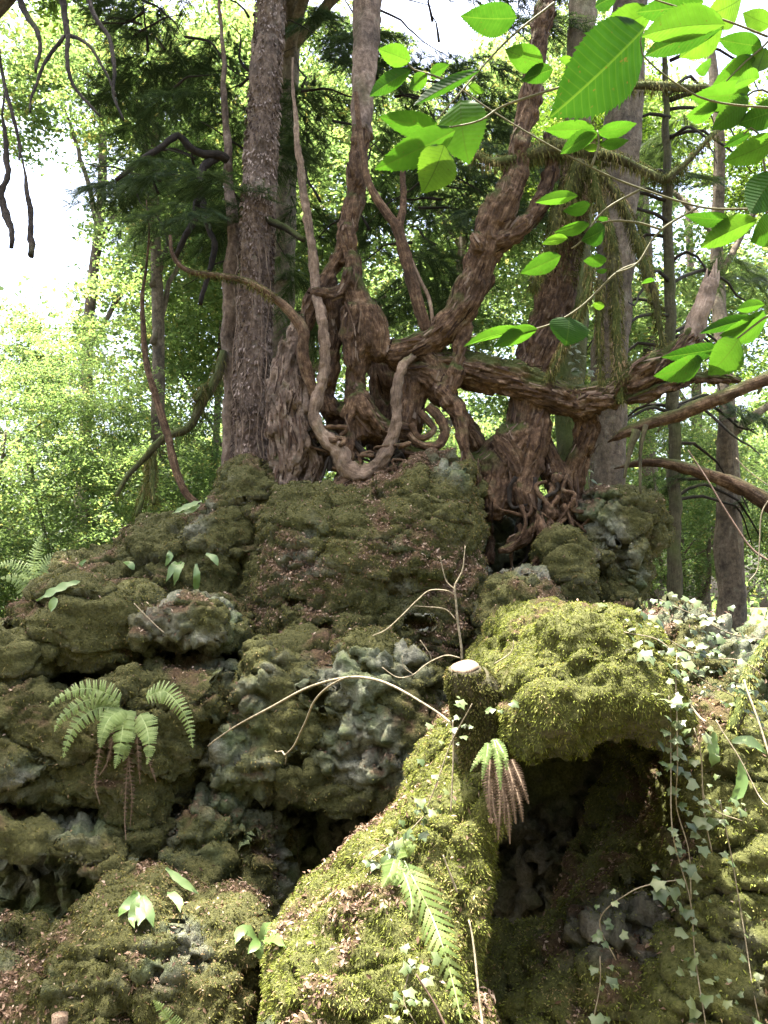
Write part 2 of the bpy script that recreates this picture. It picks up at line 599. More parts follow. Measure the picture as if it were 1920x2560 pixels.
def tufts(V, F, n, weight, length, width, droop, seed, spread=0.9):
    """moss: many small bent blades scattered over a surface -> verts, tris, rnd"""
    rng = np.random.default_rng(seed)
    N, fn = vnormals(V, F)
    area = np.linalg.norm(fn, axis=1) * 0.5
    w = area * weight[F].mean(1)
    w = w / w.sum()
    fi = rng.choice(len(F), n, p=w)
    uv = rng.random((n, 2))
    q = V[F[fi]]
    p = (q[:, 0] * ((1 - uv[:, 0]) * (1 - uv[:, 1]))[:, None] + q[:, 1] * (uv[:, 0] * (1 - uv[:, 1]))[:, None]
         + q[:, 2] * (uv[:, 0] * uv[:, 1])[:, None] + q[:, 3] * ((1 - uv[:, 0]) * uv[:, 1])[:, None])
    nn = fn[fi] / (np.linalg.norm(fn[fi], axis=1)[:, None] + 1e-12)
    L = length * (0.6 + 0.8 * rng.random(n))[:, None]
    d = nn + spread * rng.normal(size=(n, 3)) * 0.6
    d /= np.linalg.norm(d, axis=1)[:, None]
    side = np.cross(d, rng.normal(size=(n, 3)))
    side /= np.linalg.norm(side, axis=1)[:, None] + 1e-9
    W = width * (0.6 + 0.8 * rng.random(n))[:, None]
    p = p - nn * 0.004
    mid = p + d * L * 0.55 + np.array((0, 0, -1)) * L * droop * 0.15
    tip = p + d * L * 0.9 + np.array((0, 0, -1)) * L * droop
    vv = np.stack([p, mid + side * W * .55, tip, mid - side * W * .55], 1).reshape(-1, 3)
    b = (np.arange(n) * 4)[:, None]
    tr = np.stack([b + np.array((0, 1, 3)), b + np.array((3, 1, 2))], 1).reshape(-1, 3)
    clump = fbm(p * 9.0, 2) * 0.35 + fbm(p * 2.3 + 5, 2) * 0.3
    r = np.clip(0.45 + 1.25 * clump + 0.22 * rng.normal(size=n), 0, 1)
    return vv, tr, np.repeat(r, 2)


def litter(V, F, n, weight, size, seed):
    rng = np.random.default_rng(seed)
    N, fn = vnormals(V, F)
    w = np.linalg.norm(fn, axis=1) * weight[F].mean(1)
    fi = rng.choice(len(F), n, p=w / w.sum())
    p = V[F[fi]].mean(1)
    nn = fn[fi] / (np.linalg.norm(fn[fi], axis=1)[:, None] + 1e-12)
    nn = nn + 0.5 * rng.normal(size=(n, 3))
    nn /= np.linalg.norm(nn, axis=1)[:, None]
    a = np.cross(nn, rng.normal(size=(n, 3)))
    a /= np.linalg.norm(a, axis=1)[:, None]
    b = np.cross(nn, a)
    L = size * (0.5 + rng.random(n) ** 2 * 1.1)[:, None]
    W = L * (0.25 + 0.3 * rng.random(n))[:, None]
    c = p + nn * (0.008 + 0.012 * rng.random(n))[:, None]
    vv = np.stack([c - a * L, c - b * W + nn * W * .5, c + a * L, c + b * W + nn * W * .5, c + nn * W * -.1], 1).reshape(-1, 3)
    o = (np.arange(n) * 5)[:, None]
    tr = np.stack([o + np.array(t) for t in ((0, 1, 4), (1, 2, 4), (2, 3, 4), (3, 0, 4))], 1).reshape(-1, 3)
    return vv, tr, np.repeat(rng.random(n), 4)


ROCKS = {}


def rock(name, label, pts, Y, half, h=0.0142, lean=0.0, rnd=0.75, amp=0.06, rough=0.02, cush=0.03, moss=0.75,
         near=False, tuft_n=0, tuft_len=0.02, litter_n=0, seed=1, cat='rock', cuts=(), moss_top=0.35, group=None, tuft_w=0.0055,
         litter_z=0.2, slab=0.0, bumps=(), grow=0.012, blk=0.034, back=0.0, oyf=0.35):
    yo = np.full(len(pts), Y - oyf * half)
    for it in range(3):               # the outline is met where the leaning face comes nearest
        poly = np.array([P(x, y, q)[[0, 2]] for (x, y), q in zip(pts, yo)])
        yo = Y - oyf * half + lean * (poly[:, 1] - poly[:, 1].mean())
    x0, z0 = poly.min(0) - 0.12
    x1, z1 = poly.max(0) + 0.12
    zc = poly[:, 1].mean()
    ysh = abs(lean) * (z1 - z0) * 0.6
    y0, y1 = Y - half - 0.15 - ysh, Y + half + 0.15 + ysh + back
    gx = np.arange(x0, x1 + h, h)
    gy = np.arange(y0, y1 + h, h)
    gz = np.arange(z0, z1 + h, h)
    X2, Z2 = np.meshgrid(gx, gz, indexing='ij')
    d2 = poly_sdf(X2, Z2, poly).astype(np.float32)
    inr = -d2.min()
    r = min(half, inr) * rnd
    a = (d2 + r)[:, None, :]
    yy = gy[None, :, None] - Y - lean * (gz[None, None, :] - zc)
    yy = np.where(yy > 0, np.maximum(yy - back, 0), yy)
    b = np.abs(yy).astype(np.float32) - half + r
    D = np.sqrt(np.maximum(a, 0) ** 2 + np.maximum(b, 0) ** 2) + np.minimum(np.maximum(a, b), 0) - r
    D = D.astype(np.float32)
    Xg = [gx.astype(np.float32), gy.astype(np.float32), gz.astype(np.float32)]
    for (bx, by, bY, br) in bumps:            # knobs that bulge out of the face
        c = P(bx, by, bY)
        e = np.sqrt((Xg[0][:, None, None] - c[0]) ** 2 + (Xg[1][None, :, None] - c[1]) ** 2 + (Xg[2][None, None, :] - c[2]) ** 2) - br
        kk = 0.08
        hh = np.clip(0.5 + 0.5 * (D - e) / kk, 0, 1)
        D = (D * (1 - hh) + e * hh - kk * hh * (1 - hh)).astype(np.float32)
    for (cx, cy, cY, rx, ry, rz) in cuts:     # hollows: ellipsoids taken out
        c = P(cx, cy, cY)
        e = np.sqrt(((Xg[0][:, None, None] - c[0]) / rx) ** 2 + ((Xg[1][None, :, None] - c[1]) / ry) ** 2 + ((Xg[2][None, None, :] - c[2]) / rz) ** 2) - 1
        e = e * min(rx, ry, rz)
        D = np.maximum(D, -e.astype(np.float32))
    D -= grow
    D[:, :, 0] = np.maximum(D[:, :, 0], 0.01)
    V, F = surface_nets(D, (gx[0], gy[0], gz[0]), h)
    off = seed * 3.71
    N, _ = vnormals(V, F)
    low = fbm(V * 1.9 + off, 3)
    V = V + N * (amp * low + amp * slab * pnoise(V * np.array((1.2, 1.2, 7.0)) + off))[:, None]
    N, _ = vnormals(V, F)
    bare = sstep(pnoise(V * 1.7 + off + 40) + 0.3 * pnoise(V * 7.0 + off), -0.25 + (moss - 0.5) * 1.2, 0.25 + (moss - 0.5) * 1.2)   # 1 where stone shows
    wv_ = V + 0.10 * np.stack([pnoise(V * 2.5 + off + 60), pnoise(V * 2.5 + off + 70), pnoise(V * 2.5 + off + 80)], 1) + 0.02 * np.stack([pnoise(V * 9 + off), pnoise(V * 9 + off + 1), pnoise(V * 9 + off + 2)], 1)
    jd, rid = blocks(wv_ * np.array((1.7, 1.7, 3.4)) + off)
    jd2, rid2 = blocks(wv_ * np.array((6.0, 6.0, 9.0)) + off + 31)
    V = V + N * (blk * (rid - 0.5) * 2.6 - blk * 1.8 * np.exp(-(jd / 0.05) ** 2) + blk * (0.10 + 0.14 * (1 - bare)) * ((rid2 - 0.5) * 2.0 - np.exp(-(jd2 / 0.12) ** 2)))[:, None]
    N, _ = vnormals(V, F)
    V0 = V + 0.03 * np.stack([pnoise(V * 5 + off), pnoise(V * 5 + off + 9), pnoise(V * 5 + off + 19)], 1)
    big = cells(V0 * 4.2)
    cu = cells(V0 * 9.5)
    cf = cells(V0 * 21.0)
    er = 1 - np.abs(pnoise(V0 * np.array((4.5, 4.5, 7.0)) + off)) * 2.2
    er2 = np.abs(pnoise(V0 * 12.0 + off + 3))
    er3 = np.abs(pnoise(V0 * 27.0 + off + 5))
    stone_d = rough * (-1.3 * np.clip(er, 0, 1) ** 2 + 1.3 * er2 + 0.6 * er3)
    moss_d = cush * (1.1 * big + 1.0 * cu + 0.6 * cf - 0.85) * (0.45 + 0.75 * sstep(pnoise(V * 2.1 + off + 77), -.3, .4))
    gap = np.clip(0.25 + 0.5 * big + 0.7 * cu, 0, 1)
    V = V + N * (stone_d * (0.45 + bare) * 1.5 + moss_d * (1 - 0.75 * bare))[:, None]
    N, _ = vnormals(V, F)
    pf = V
    up = sstep(N[:, 2], -0.95, -0.1)
    m = np.clip((1 - bare) * up + moss_top * sstep(N[:, 2], 0.35, 0.75), 0, 1)
    soil = sstep(N[:, 2], litter_z, litter_z + 0.4) * sstep(pnoise(pf * 2.6 + off + 9) + 0.35 * pnoise(pf * 11 + off), 0.1, 0.5) * (1.0 if litter_n else 0.0)
    # the far side, sunk in the hill, is left open
    tc = np.array((0, 0, CAM_Z)) - V
    tc /= np.linalg.norm(tc, axis=1)[:, None]
    away = ((N * tc).sum(1) < -0.3) & (N[:, 1] > 0.3) & (N[:, 2] < 0.75)
    dep = (V[:, 1] * CP + (V[:, 2] - CAM_Z) * SP_)
    fx_ = V[:, 0] / dep * FPX
    away |= (np.abs(fx_) > 1000) | (V[:, 2] < -1.15)
    F = F[~away[F].all(1)]
    used = np.zeros(len(V), bool)
    used[F] = True
    remap = np.cumsum(used) - 1
    F = remap[F]
    V, N, m, soil, gap = V[used], N[used], m[used], soil[used], gap[used]
    ob = mk(name, V, F, 'limestone_near' if near else 'limestone', attrs={'moss': ('POINT', m), 'soil': ('POINT', soil * 0.8)})
    tag(ob, label, cat, group)
    toc = -V + np.array((0, 0, CAM_Z))
    toc /= np.linalg.norm(toc, axis=1)[:, None]
    fac = (N * toc).sum(1)
    if tuft_n:
        w = m * (fac > -0.35) * (0.15 + gap) * (1 - 0.7 * soil)
        tv, tf, tr = tufts(V, F, int(tuft_n * 1.4), w + 1e-9, tuft_len, tuft_w, 0.3, seed + 5, 1.5)
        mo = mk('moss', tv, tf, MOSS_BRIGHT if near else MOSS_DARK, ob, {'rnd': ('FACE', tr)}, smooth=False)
        mo['kind'] = 'stuff'
    if litter_n:
        w = (soil + 0.06 * sstep(N[:, 2], 0.0, 0.5)) * (fac > -0.35)
        tv, tf, tr = litter(V, F, int(litter_n * 1.8), w + 1e-9, 0.011 if near else 0.010, seed + 9)
        lo = mk('leaf_litter', tv, tf, LITTER, ob, {'rnd': ('FACE', tr)}, smooth=False)
        lo['kind'] = 'stuff'
    ROCKS[name + str(seed)] = (V, F, N)
    return ob


# ground: one sheet out to the horizon, a plateau behind the outcrop, a gully in front of it
def ground_z(x, y):
    x = np.asarray(x, float)
    y = np.asarray(y, float)
    z = -1.0 * sstep(y, 1.6, 3.2) + 2.25 * sstep(y, 6.75, 7.5) * (1 - 0.35 * sstep(-x, 1.0, 4.0))
    z = z + 0.25 * np.sin(x * 0.31 + 1) * np.sin(y * 0.23) * sstep(y, 7, 12)
    z = z - 1.2 * sstep(y, 9, 20)
    z = z + 9.0 * sstep(-y, 1.5, 8.0) + 5.0 * sstep(np.abs(x), 5.0, 11.0) * (1 - sstep(y, 4.0, 8.0)) * (1 - 0.8 * sstep(-y, 1.5, 8.0))  # unseen banks behind and beside the camera, added to block frontal sky light
    return z


gxs = np.concatenate([np.linspace(-400, -20, 20)[:-1], np.linspace(-20, 20, 130), np.linspace(20, 400, 20)[1:]])
gys = np.concatenate([np.linspace(-400, -6, 18)[:-1], np.linspace(-6, 30, 140), np.linspace(30, 600, 22)[1:]])
GX, GY = np.meshgrid(gxs, gys, indexing='ij')
GZ = ground_z(GX, GY)
gp = np.stack([GX.ravel(), GY.ravel(), np.zeros(GX.size)], 1)
GZ = GZ + 0.12 * fbm(gp * 0.9, 3).reshape(GX.shape) * (np.abs(GX) < 20)
gp[:, 2] = GZ.ravel()
ni, nj = GX.shape
ii, jj = np.meshgrid(np.arange(ni - 1), np.arange(nj - 1), indexing='ij')
q0 = (ii * nj + jj).ravel()
gF = np.stack([q0, q0 + nj, q0 + nj + 1, q0 + 1], 1)
gr = mk('ground', gp, gF, 'forest_floor', origin=(0, 0, 0))
gr['kind'] = 'structure'
gr['label'] = 'mossy forest floor strewn with leaf litter'


def gz(x, y):
    return float(ground_z(x, y))


# --- the outcrop (outlines in 1659-wide photograph coordinates)
rock('boulder', 'tallest mossy boulder in the middle, right under the twisted tree',
     [(555, 1120), (600, 1075), (660, 1050), (720, 1055), (770, 1030), (840, 1015), (890, 985), (960, 985), (1015, 1005),
      (1035, 1060), (1048, 1150), (1052, 1230), (1045, 1320), (1030, 1400), (990, 1470), (880, 1480), (740, 1480), (620, 1480), (545, 1430), (545, 1330), (540, 1230)],
     6.3, 0.62, lean=0.22, blk=0.02, amp=0.07, rough=0.035, moss=0.85, tuft_n=34000, litter_n=4200, seed=1, slab=0.25, litter_z=-0.05,
     bumps=((700, 1330, 5.85, .14), (790, 1325, 5.85, .13), (960, 1370, 5.85, .13), (600, 1350, 5.9, .12)),
     cuts=((690, 1352, 5.62, .2, .12, .045), (905, 1345, 5.62, .12, .1, .05), (645, 1300, 5.68, .09, .12, .05)))
rock('ridge_rock', 'long mossy ridge sloping down to the left beneath the bark-covered trunk',
     [(478, 1020), (520, 1000), (575, 1005), (615, 1050), (625, 1100), (600, 1200), (560, 1330), (540, 1420), (440, 1420), (250, 1420), (110, 1420),
      (120, 1205), (150, 1178), (225, 1172), (280, 1135), (340, 1112), (425, 1090), (465, 1075)],
     6.55, 0.55, lean=0.25, amp=0.09, rough=0.02, cush=0.04, moss=0.95, tuft_n=22000, litter_n=500, seed=2)
rock('ledge_rock', 'big mossy lump at the left above the dark slot',
     [(15, 1345), (30, 1300), (75, 1285), (140, 1265), (205, 1250), (270, 1260), (310, 1290), (325, 1340), (300, 1400), (285, 1435), (200, 1440), (110, 1405), (60, 1395)],
     5.5, 0.45, lean=0.05, rnd=0.55, grow=0.0, amp=0.07, rough=0.02, cush=0.035, moss=0.9, tuft_n=12000, litter_n=700, back=0.8, seed=3)
rock('ledge_rock', 'low mossy hump cut off by the left edge of the photo',
     [(-220, 1360), (-40, 1365), (40, 1375), (95, 1400), (105, 1440), (60, 1465), (-220, 1480)],
     5.3, 0.4, lean=0.1, amp=0.05, moss=0.95, tuft_n=4500, back=0.8, seed=4)
rock('ledge_rock', 'mossy overhanging block with the dark slot under it',
     [(305, 1335), (340, 1300), (420, 1285), (480, 1300), (500, 1340), (495, 1390), (450, 1400), (440, 1385), (380, 1385), (330, 1395), (310, 1375)],
     5.5, 0.42, lean=-0.05, rnd=0.5, grow=0.0, amp=0.05, rough=0.03, moss=0.72, tuft_n=4500, litter_n=400, back=0.8, seed=5)
rock('ledge_rock', 'broad mossy ledge behind the pale fern at the left',
     [(-220, 1480), (0, 1462), (60, 1455), (105, 1490), (150, 1500), (190, 1495), (245, 1450), (330, 1440), (420, 1435), (490, 1445), (510, 1500), (490, 1560),
      (450, 1600), (440, 1680), (420, 1740), (370, 1800), (320, 1830), (270, 1800), (225, 1730), (120, 1725), (0, 1718), (-220, 1718)],
     5.3, 0.5, lean=0.06, rnd=0.55, grow=0.0, amp=0.08, rough=0.03, moss=0.82, tuft_n=22000, litter_n=900, back=0.8, seed=6, slab=0.2,
     cuts=((440, 1600, 4.9, .05, .14, .1),))
rock('ledge_rock', 'pale lichen-covered shelf over the dark cave at the left',
     [(-220, 1752), (60, 1752), (150, 1770), (230, 1765), (280, 1800), (320, 1850), (300, 1865), (240, 1858), (150, 1832), (60, 1820), (0, 1828), (-220, 1830)],
     5.05, 0.45, lean=0.25, rnd=0.5, grow=0.0, amp=0.05, rough=0.03, moss=0.42, tuft_n=5000, litter_n=150, back=0.8, seed=7)
rock('ground_rock', 'wide moss and leaf covered rock filling the lower left corner',
     [(-220, 2105), (0, 2085), (70, 2050), (150, 2000), (220, 1945), (310, 1930), (370, 1965), (430, 1978), (505, 1992), (540, 2035), (535, 2110), (525, 2190), (510, 2330), (-220, 2330)],
     4.35, 0.38, lean=0.32, amp=0.08, rough=0.035, moss=0.72, tuft_n=20000, litter_n=2600, seed=8, litter_z=0.3)
rock('overhang_rock', 'pale green eroded block overhanging the central cave',
     [(515, 1460), (550, 1400), (640, 1390), (720, 1410), (800, 1400), (900, 1415), (945, 1450), (962, 1540), (962, 1640), (945, 1700), (905, 1728), (830, 1738), (740, 1722), (640, 1712),
      (560, 1705), (480, 1695), (455, 1640), (470, 1570), (500, 1525)],
     5.5, 0.55, lean=0.0, rnd=0.5, blk=0.02, grow=0.0, amp=0.09, rough=0.032, moss=0.5, tuft_n=16000, litter_n=500, back=1.2, seed=9, slab=0.3, litter_z=0.1,
     cuts=((690, 1500, 5.02, .1, .08, .05), (920, 1590, 5.0, .04, .2, .14), (640, 1650, 5.0, .06, .07, .05)),
     bumps=((800, 1530, 5.1, .1), (790, 1640, 5.05, .13), (740, 1700, 5.1, .12), (850, 1560, 5.1, .1)))
rock('mossy_hump', 'rounded mossy hump in front of the tallest boulder, above the bent twig',
     [(715, 1450), (730, 1395), (780, 1355), (830, 1350), (880, 1385), (925, 1430), (950, 1470), (955, 1540), (860, 1560), (740, 1540)],
     5.35, 0.35, lean=0.15, amp=0.05, cush=0.02, moss=1.0, tuft_n=9000, litter_n=150, seed=10)
rock('pillar_rock', 'pitted mossy pillar left of the central cave mouth',
     [(440, 1700), (480, 1688), (520, 1725), (545, 1765), (585, 1792), (602, 1880), (596, 1960), (590, 2030), (560, 2050), (500, 2030), (430, 1985), (395, 1940), (365, 1890), (350, 1820), (380, 1765), (410, 1735)],
     5.2, 0.42, lean=0.12, rnd=0.6, blk=0.022, grow=0.0, amp=0.08, rough=0.036, moss=0.55, tuft_n=8500, litter_n=300, back=0.8, seed=11,
     cuts=((575, 1830, 4.82, .1, .14, .07), (600, 1850, 4.85, .08, .12, .06), (520, 1810, 4.8, .06, .08, .05), (540, 1980, 4.8, .1, .1, .04)))
rock('cave_wall', 'dark rock wall at the back of the central cave',
     [(-420, 1420), (560, 1400), (1000, 1300), (1300, 1400), (1310, 2330), (-420, 2330)],
     6.9, 0.3, h=0.03, amp=0.16, rough=0.08, moss=0.15, cush=0.0, seed=12, slab=0.3)
rock('mossy_rock', 'dark moss covered rock flank right below the hollow root',
     [(1165, 1230), (1190, 1165), (1230, 1160), (1255, 1210), (1278, 1290), (1295, 1350), (1300, 1440), (1180, 1440), (1170, 1330)],
     6.4, 0.4, amp=0.06, moss=1.0, tuft_n=7000, litter_n=150, seed=13)
rock('boulder', 'small leaf-strewn boulder between the tallest boulder and the mossy dome',
     [(1052, 1310), (1062, 1262), (1100, 1240), (1150, 1245), (1185, 1285), (1195, 1340), (1185, 1440), (1050, 1440), (1048, 1370)],
     5.95, 0.4, amp=0.05, rough=0.035, moss=0.62, tuft_n=4500, litter_n=500, seed=14, litter_z=0.0)
rock('boulder', 'tall overhanging boulder at the right with a slanting groove',
     [(1248, 1110), (1285, 1065), (1345, 1050), (1400, 1075), (1430, 1120), (1438, 1165), (1405, 1205), (1412, 1240), (1385, 1300), (1375, 1400), (1280, 1400), (1268, 1240), (1252, 1170)],
     6.55, 0.45, amp=0.05, rough=0.03, moss=0.85, tuft_n=9000, litter_n=500, seed=15, litter_z=-0.1, slab=0.3,
     cuts=((1352, 1210, 6.05, .06, .14, .22),))
rock('cave_wall', 'dark rock behind the hollow root tangle',
     [(1020, 1080), (1090, 1060), (1190, 1075), (1230, 1180), (1240, 1440), (1020, 1440)],
     7.1, 0.25, h=0.02, amp=0.08, rough=0.04, moss=0.3, cush=0.0, seed=23)
# --- the nearer rock on the right
rock('mossy_dome', 'bright green moss dome on the overhanging rock at the right',
     [(1090, 1530), (1118, 1455), (1158, 1418), (1178, 1362), (1222, 1330), (1280, 1315), (1340, 1325), (1400, 1372), (1442, 1425), (1462, 1490), (1448, 1550), (1400, 1568), (1340, 1562),
      (1275, 1585), (1240, 1612), (1200, 1640), (1150, 1655), (1118, 1640), (1095, 1580)],
     4.2, 0.8, back=0.9, h=0.0105, lean=0.26, amp=0.06, rough=0.02, cush=0.045, moss=1.1, blk=0.015, oyf=0.75, near=True, tuft_n=72000, tuft_len=0.018, tuft_w=0.0036, litter_n=60, seed=16, moss_top=1.0)
rock('slope_rock', 'sunlit moss and ivy slope running down to the left, below the cut stump',
     [(1000, 1610), (1060, 1595), (1110, 1640), (1130, 1740), (1112, 1810), (1085, 1860), (1085, 1960), (1065, 2060), (1045, 2150), (1050, 2330), (540, 2330), (560, 2170), (610, 2080), (675, 2025), (740, 1945),
      (800, 1880), (870, 1835), (930, 1745), (970, 1685), (990, 1630)],
     3.9, 0.5, h=0.0125, lean=0.62, amp=0.06, rough=0.02, cush=0.03, moss=1.25, blk=0.018, oyf=1.0, near=True, tuft_n=50000, tuft_len=0.02, tuft_w=0.0036, litter_n=2300, seed=17, litter_z=0.15)
rock('mossy_hump', 'low dark mossy hump at the mouth of the central cave',
     [(590, 2090), (630, 1985), (680, 1942), (725, 1945), (745, 1990), (720, 2060), (660, 2130), (600, 2200)],
     4.3, 0.3, amp=0.04, moss=1.1, tuft_n=4500, seed=18)
rock('cave_wall', 'black back wall of the hollow under the bright moss dome',
     [(1080, 1500), (1200, 1400), (1300, 1370), (1420, 1420), (1520, 1500), (1600, 1700), (1560, 2330), (1020, 2330), (1040, 1900)],
     6.0, 0.35, h=0.03, amp=0.06, rough=0.05, moss=0.3, near=True, cush=0.0, seed=19)
rock('mossy_hump', 'mossy lump at the floor of the hollow under the dome',
     [(1030, 2330), (1070, 2160), (1120, 2090), (1200, 2050), (1290, 1975), (1370, 1915), (1420, 1935), (1425, 2010), (1395, 2100), (1350, 2200), (1320, 2330)],
     4.1, 0.4, h=0.0125, lean=0.3, amp=0.06, rough=0.025, cush=0.03, moss=0.6, near=True, tuft_n=10000, litter_n=350, seed=20)
rock('slope_rock', 'steep ivy-hung mossy bank along the right edge',
     [(1470, 1560), (1500, 1530), (1560, 1540), (1660, 1560), (1780, 1580), (1780, 2330), (1400, 2330), (1430, 2200), (1450, 2090), (1500, 2010), (1520, 1900), (1530, 1800), (1500, 1700), (1465, 1620), (1452, 1520)],
     4.05, 0.45, h=0.0125, lean=0.4, amp=0.08, rough=0.025, cush=0.03, moss=0.95, near=True, oyf=0.6, tuft_n=22000, litter_n=1500, back=1.2, seed=21, litter_z=-0.1)
rock('bank_rock', 'leaf-strewn mossy bank at the right behind the dome',
     [(1380, 1400), (1400, 1335), (1440, 1305), (1480, 1330), (1500, 1300), (1540, 1325), (1580, 1360), (1640, 1370), (1780, 1350), (1780, 1640), (1420, 1640)],
     5.0, 0.5, lean=0.35, amp=0.07, rough=0.03, moss=0.75, tuft_n=10000, litter_n=2600, seed=22, litter_z=0.1, bumps=((1515, 1350, 4.75, .14),))


# nearest rock surface seen along each direction, so that plants can be set on the rock they grow on
DG = np.full((470, 610), 99.0)
for (V_, F_, N_) in ROCKS.values():
    rel = V_ - np.array((0, 0, CAM_Z))
    dep = rel[:, 1] * CP + rel[:, 2] * SP_
    gx_ = ((829.5 + rel[:, 0] / dep * FPX) / 4 + 20).astype(int)
    gy_ = ((1106 - (rel[:, 2] * CP - rel[:, 1] * SP_) / dep * FPX) / 4 + 20).astype(int)
    ok = (gx_ >= 0) & (gx_ < 470) & (gy_ >= 0) & (gy_ < 610) & (dep > .5)
    np.minimum.at(DG, (gx_[ok], gy_[ok]), rel[ok, 1])


def on_rock(x, y, Y, gap=0.03, reach=0.9):
    """distance of the rock surface at 1920-wide pixel (x, y), if one is near Y"""
    i, j = int(x * K / 4 + 20), int(y * K / 4 + 20)
    if not (1 <= i < 468 and 1 <= j < 608):
        return Y
    d = DG[i - 1:i + 2, j - 1:j + 2].min()
    return d - gap if abs(d - Y) < reach else Y


# ------------------------------------------------------------------ limbs
def resample(pts, rad, step):
    pts = np.asarray(pts, float)
    rad = np.asarray(rad, float)
    n = len(pts)
    if n < 3:
        L = np.linalg.norm(pts[-1] - pts[0])
        k = max(2, int(L / step))
        t = np.linspace(0, 1, k + 1)[:, None]
        return pts[0] * (1 - t) + pts[-1] * t, rad[0] * (1 - t[:, 0]) + rad[-1] * t[:, 0]
    ext = np.vstack([2 * pts[0] - pts[1], pts, 2 * pts[-1] - pts[-2]])
    op, orr = [], []
    for i in range(n - 1):
        a, b, c, d = ext[i], ext[i + 1], ext[i + 2], ext[i + 3]
        k = max(2, int(np.linalg.norm(c - b) / step))
        for t in np.arange(k) / k:
            op.append(0.5 * (2 * b + (c - a) * t + (2 * a - 5 * b + 4 * c - d) * t * t + (3 * b - a - 3 * c + d) * t ** 3))
            orr.append(rad[i] * (1 - t) + rad[i + 1] * t)
    op.append(pts[-1])
    orr.append(rad[-1])
    return np.array(op), np.array(orr)


def tube(pts, rad, seg=10, step=0.03, disp=0.0, seed=0, wob=0.0, moss=0.3, across=1.0, cap=True):
    """tapered, slightly wandering limb -> verts, quads, attrs"""
    C, R = resample(pts, rad, step)
    n = len(C)
    if wob:
        w = np.stack([pnoise(C * 3.1 + seed * 7.7 + k * 31.0) for k in range(3)], 1)
        w *= np.minimum(1, np.minimum(np.arange(n), n - 1 - np.arange(n)) / 4.0)[:, None]
        C = C + w * wob
    T = np.gradient(C, axis=0)
    T /= np.linalg.norm(T, axis=1)[:, None] + 1e-12
    u = np.cross(T[0], (0.3, 1, 0.2))
    u /= np.linalg.norm(u)
    s = np.concatenate([[0], np.cumsum(np.linalg.norm(np.diff(C, axis=0), axis=1))])
    th = np.arange(seg) * 2 * np.pi / seg
    V = np.zeros((n, seg, 3))
    B = np.zeros((n, seg, 3))
    for i in range(n):
        u = u - T[i] * (u @ T[i])
        u /= np.linalg.norm(u)
        v = np.cross(T[i], u)
        dirs = np.cos(th)[:, None] * u + np.sin(th)[:, None] * v
        V[i] = dirs
        B[i] = np.stack([np.cos(th) * R[i], np.sin(th) * R[i], np.full(seg, s[i])], 1)
    b = (B * across).reshape(-1, 3)
    rr = np.repeat(R, seg)
    if disp:
        r0 = R.mean()
        q = b * np.array((1, 1, 0.18)) / max(r0, 0.01) * 2.2 + seed * 5.1
        dd = disp * (fbm(q, 3) + 0.6 * np.abs(pnoise(q * 2.3)) - 0.2)
        rr = rr * (1 + dd)
    Vp = C.repeat(seg, 0) + V.reshape(-1, 3) * rr[:, None]
    a = np.arange(n - 1)[:, None] * seg + np.arange(seg)[None]
    bq = np.arange(n - 1)[:, None] * seg + (np.arange(seg)[None] + 1) % seg
    F = np.stack([a, bq, bq + seg, a + seg], 2).reshape(-1, 4)
    if cap:
        c0 = len(Vp)
        Vp = np.vstack([Vp, C[:1], C[-1:]])
        b = np.vstack([b, [[0, 0, s[0]]], [[0, 0, s[-1]]]])
        k = np.arange(seg)
        e = (n - 1) * seg
        F = np.vstack([F, np.stack([np.full(seg, c0), (k + 1) % seg, k, np.full(seg, c0)], 1)[:, [0, 1, 2, 2]],
                       np.stack([np.full(seg, c0 + 1), e + k, e + (k + 1) % seg, np.full(seg, c0 + 1)], 1)[:, [0, 1, 2, 2]]])
    nz = V.reshape(-1, 3)[:, 2]
    if cap:
        nz = np.append(nz, [0, 0])
    mm = np.clip(sstep(nz + 0.5 * pnoise(Vp * 4.0 + seed), 0.9 - moss * 1.6, 1.6 - moss * 1.6), 0, 1)
    return Vp, F, {'bark': ('POINT', b), 'moss': ('POINT', mm)}


def fix_tris(F):
    """quads with a repeated last corner become triangles; returns F as tris"""
    q = F[F[:, 2] != F[:, 3]]
    t = F[F[:, 2] == F[:, 3]][:, :3]
    return np.vstack([q[:, [0, 1, 2]], q[:, [0, 2, 3]], t])


def limb(name, pts, rad, mat, parent=None, **kw):
    V, F, A = tube(pts, rad, **kw)
    return mk(name, V, fix_tris(F), mat, parent, A)


def qpath(lst, Y0, Y1=None):
    """[(x, y, r)] in 1920-wide pixels along a depth Y0..Y1 -> points, radii"""
    n = len(lst)
    Y1 = Y0 if Y1 is None else Y1
    pts, rad = [], []
    for i, q in enumerate(lst):
        Y = Y0 + (Y1 - Y0) * i / max(1, n - 1)
        if len(q) > 3:
            Y = q[3]
        pts.append(Q(q[0], q[1], Y))
        rad.append(RQ(q[2], Y))
    return np.array(pts), np.array(rad)


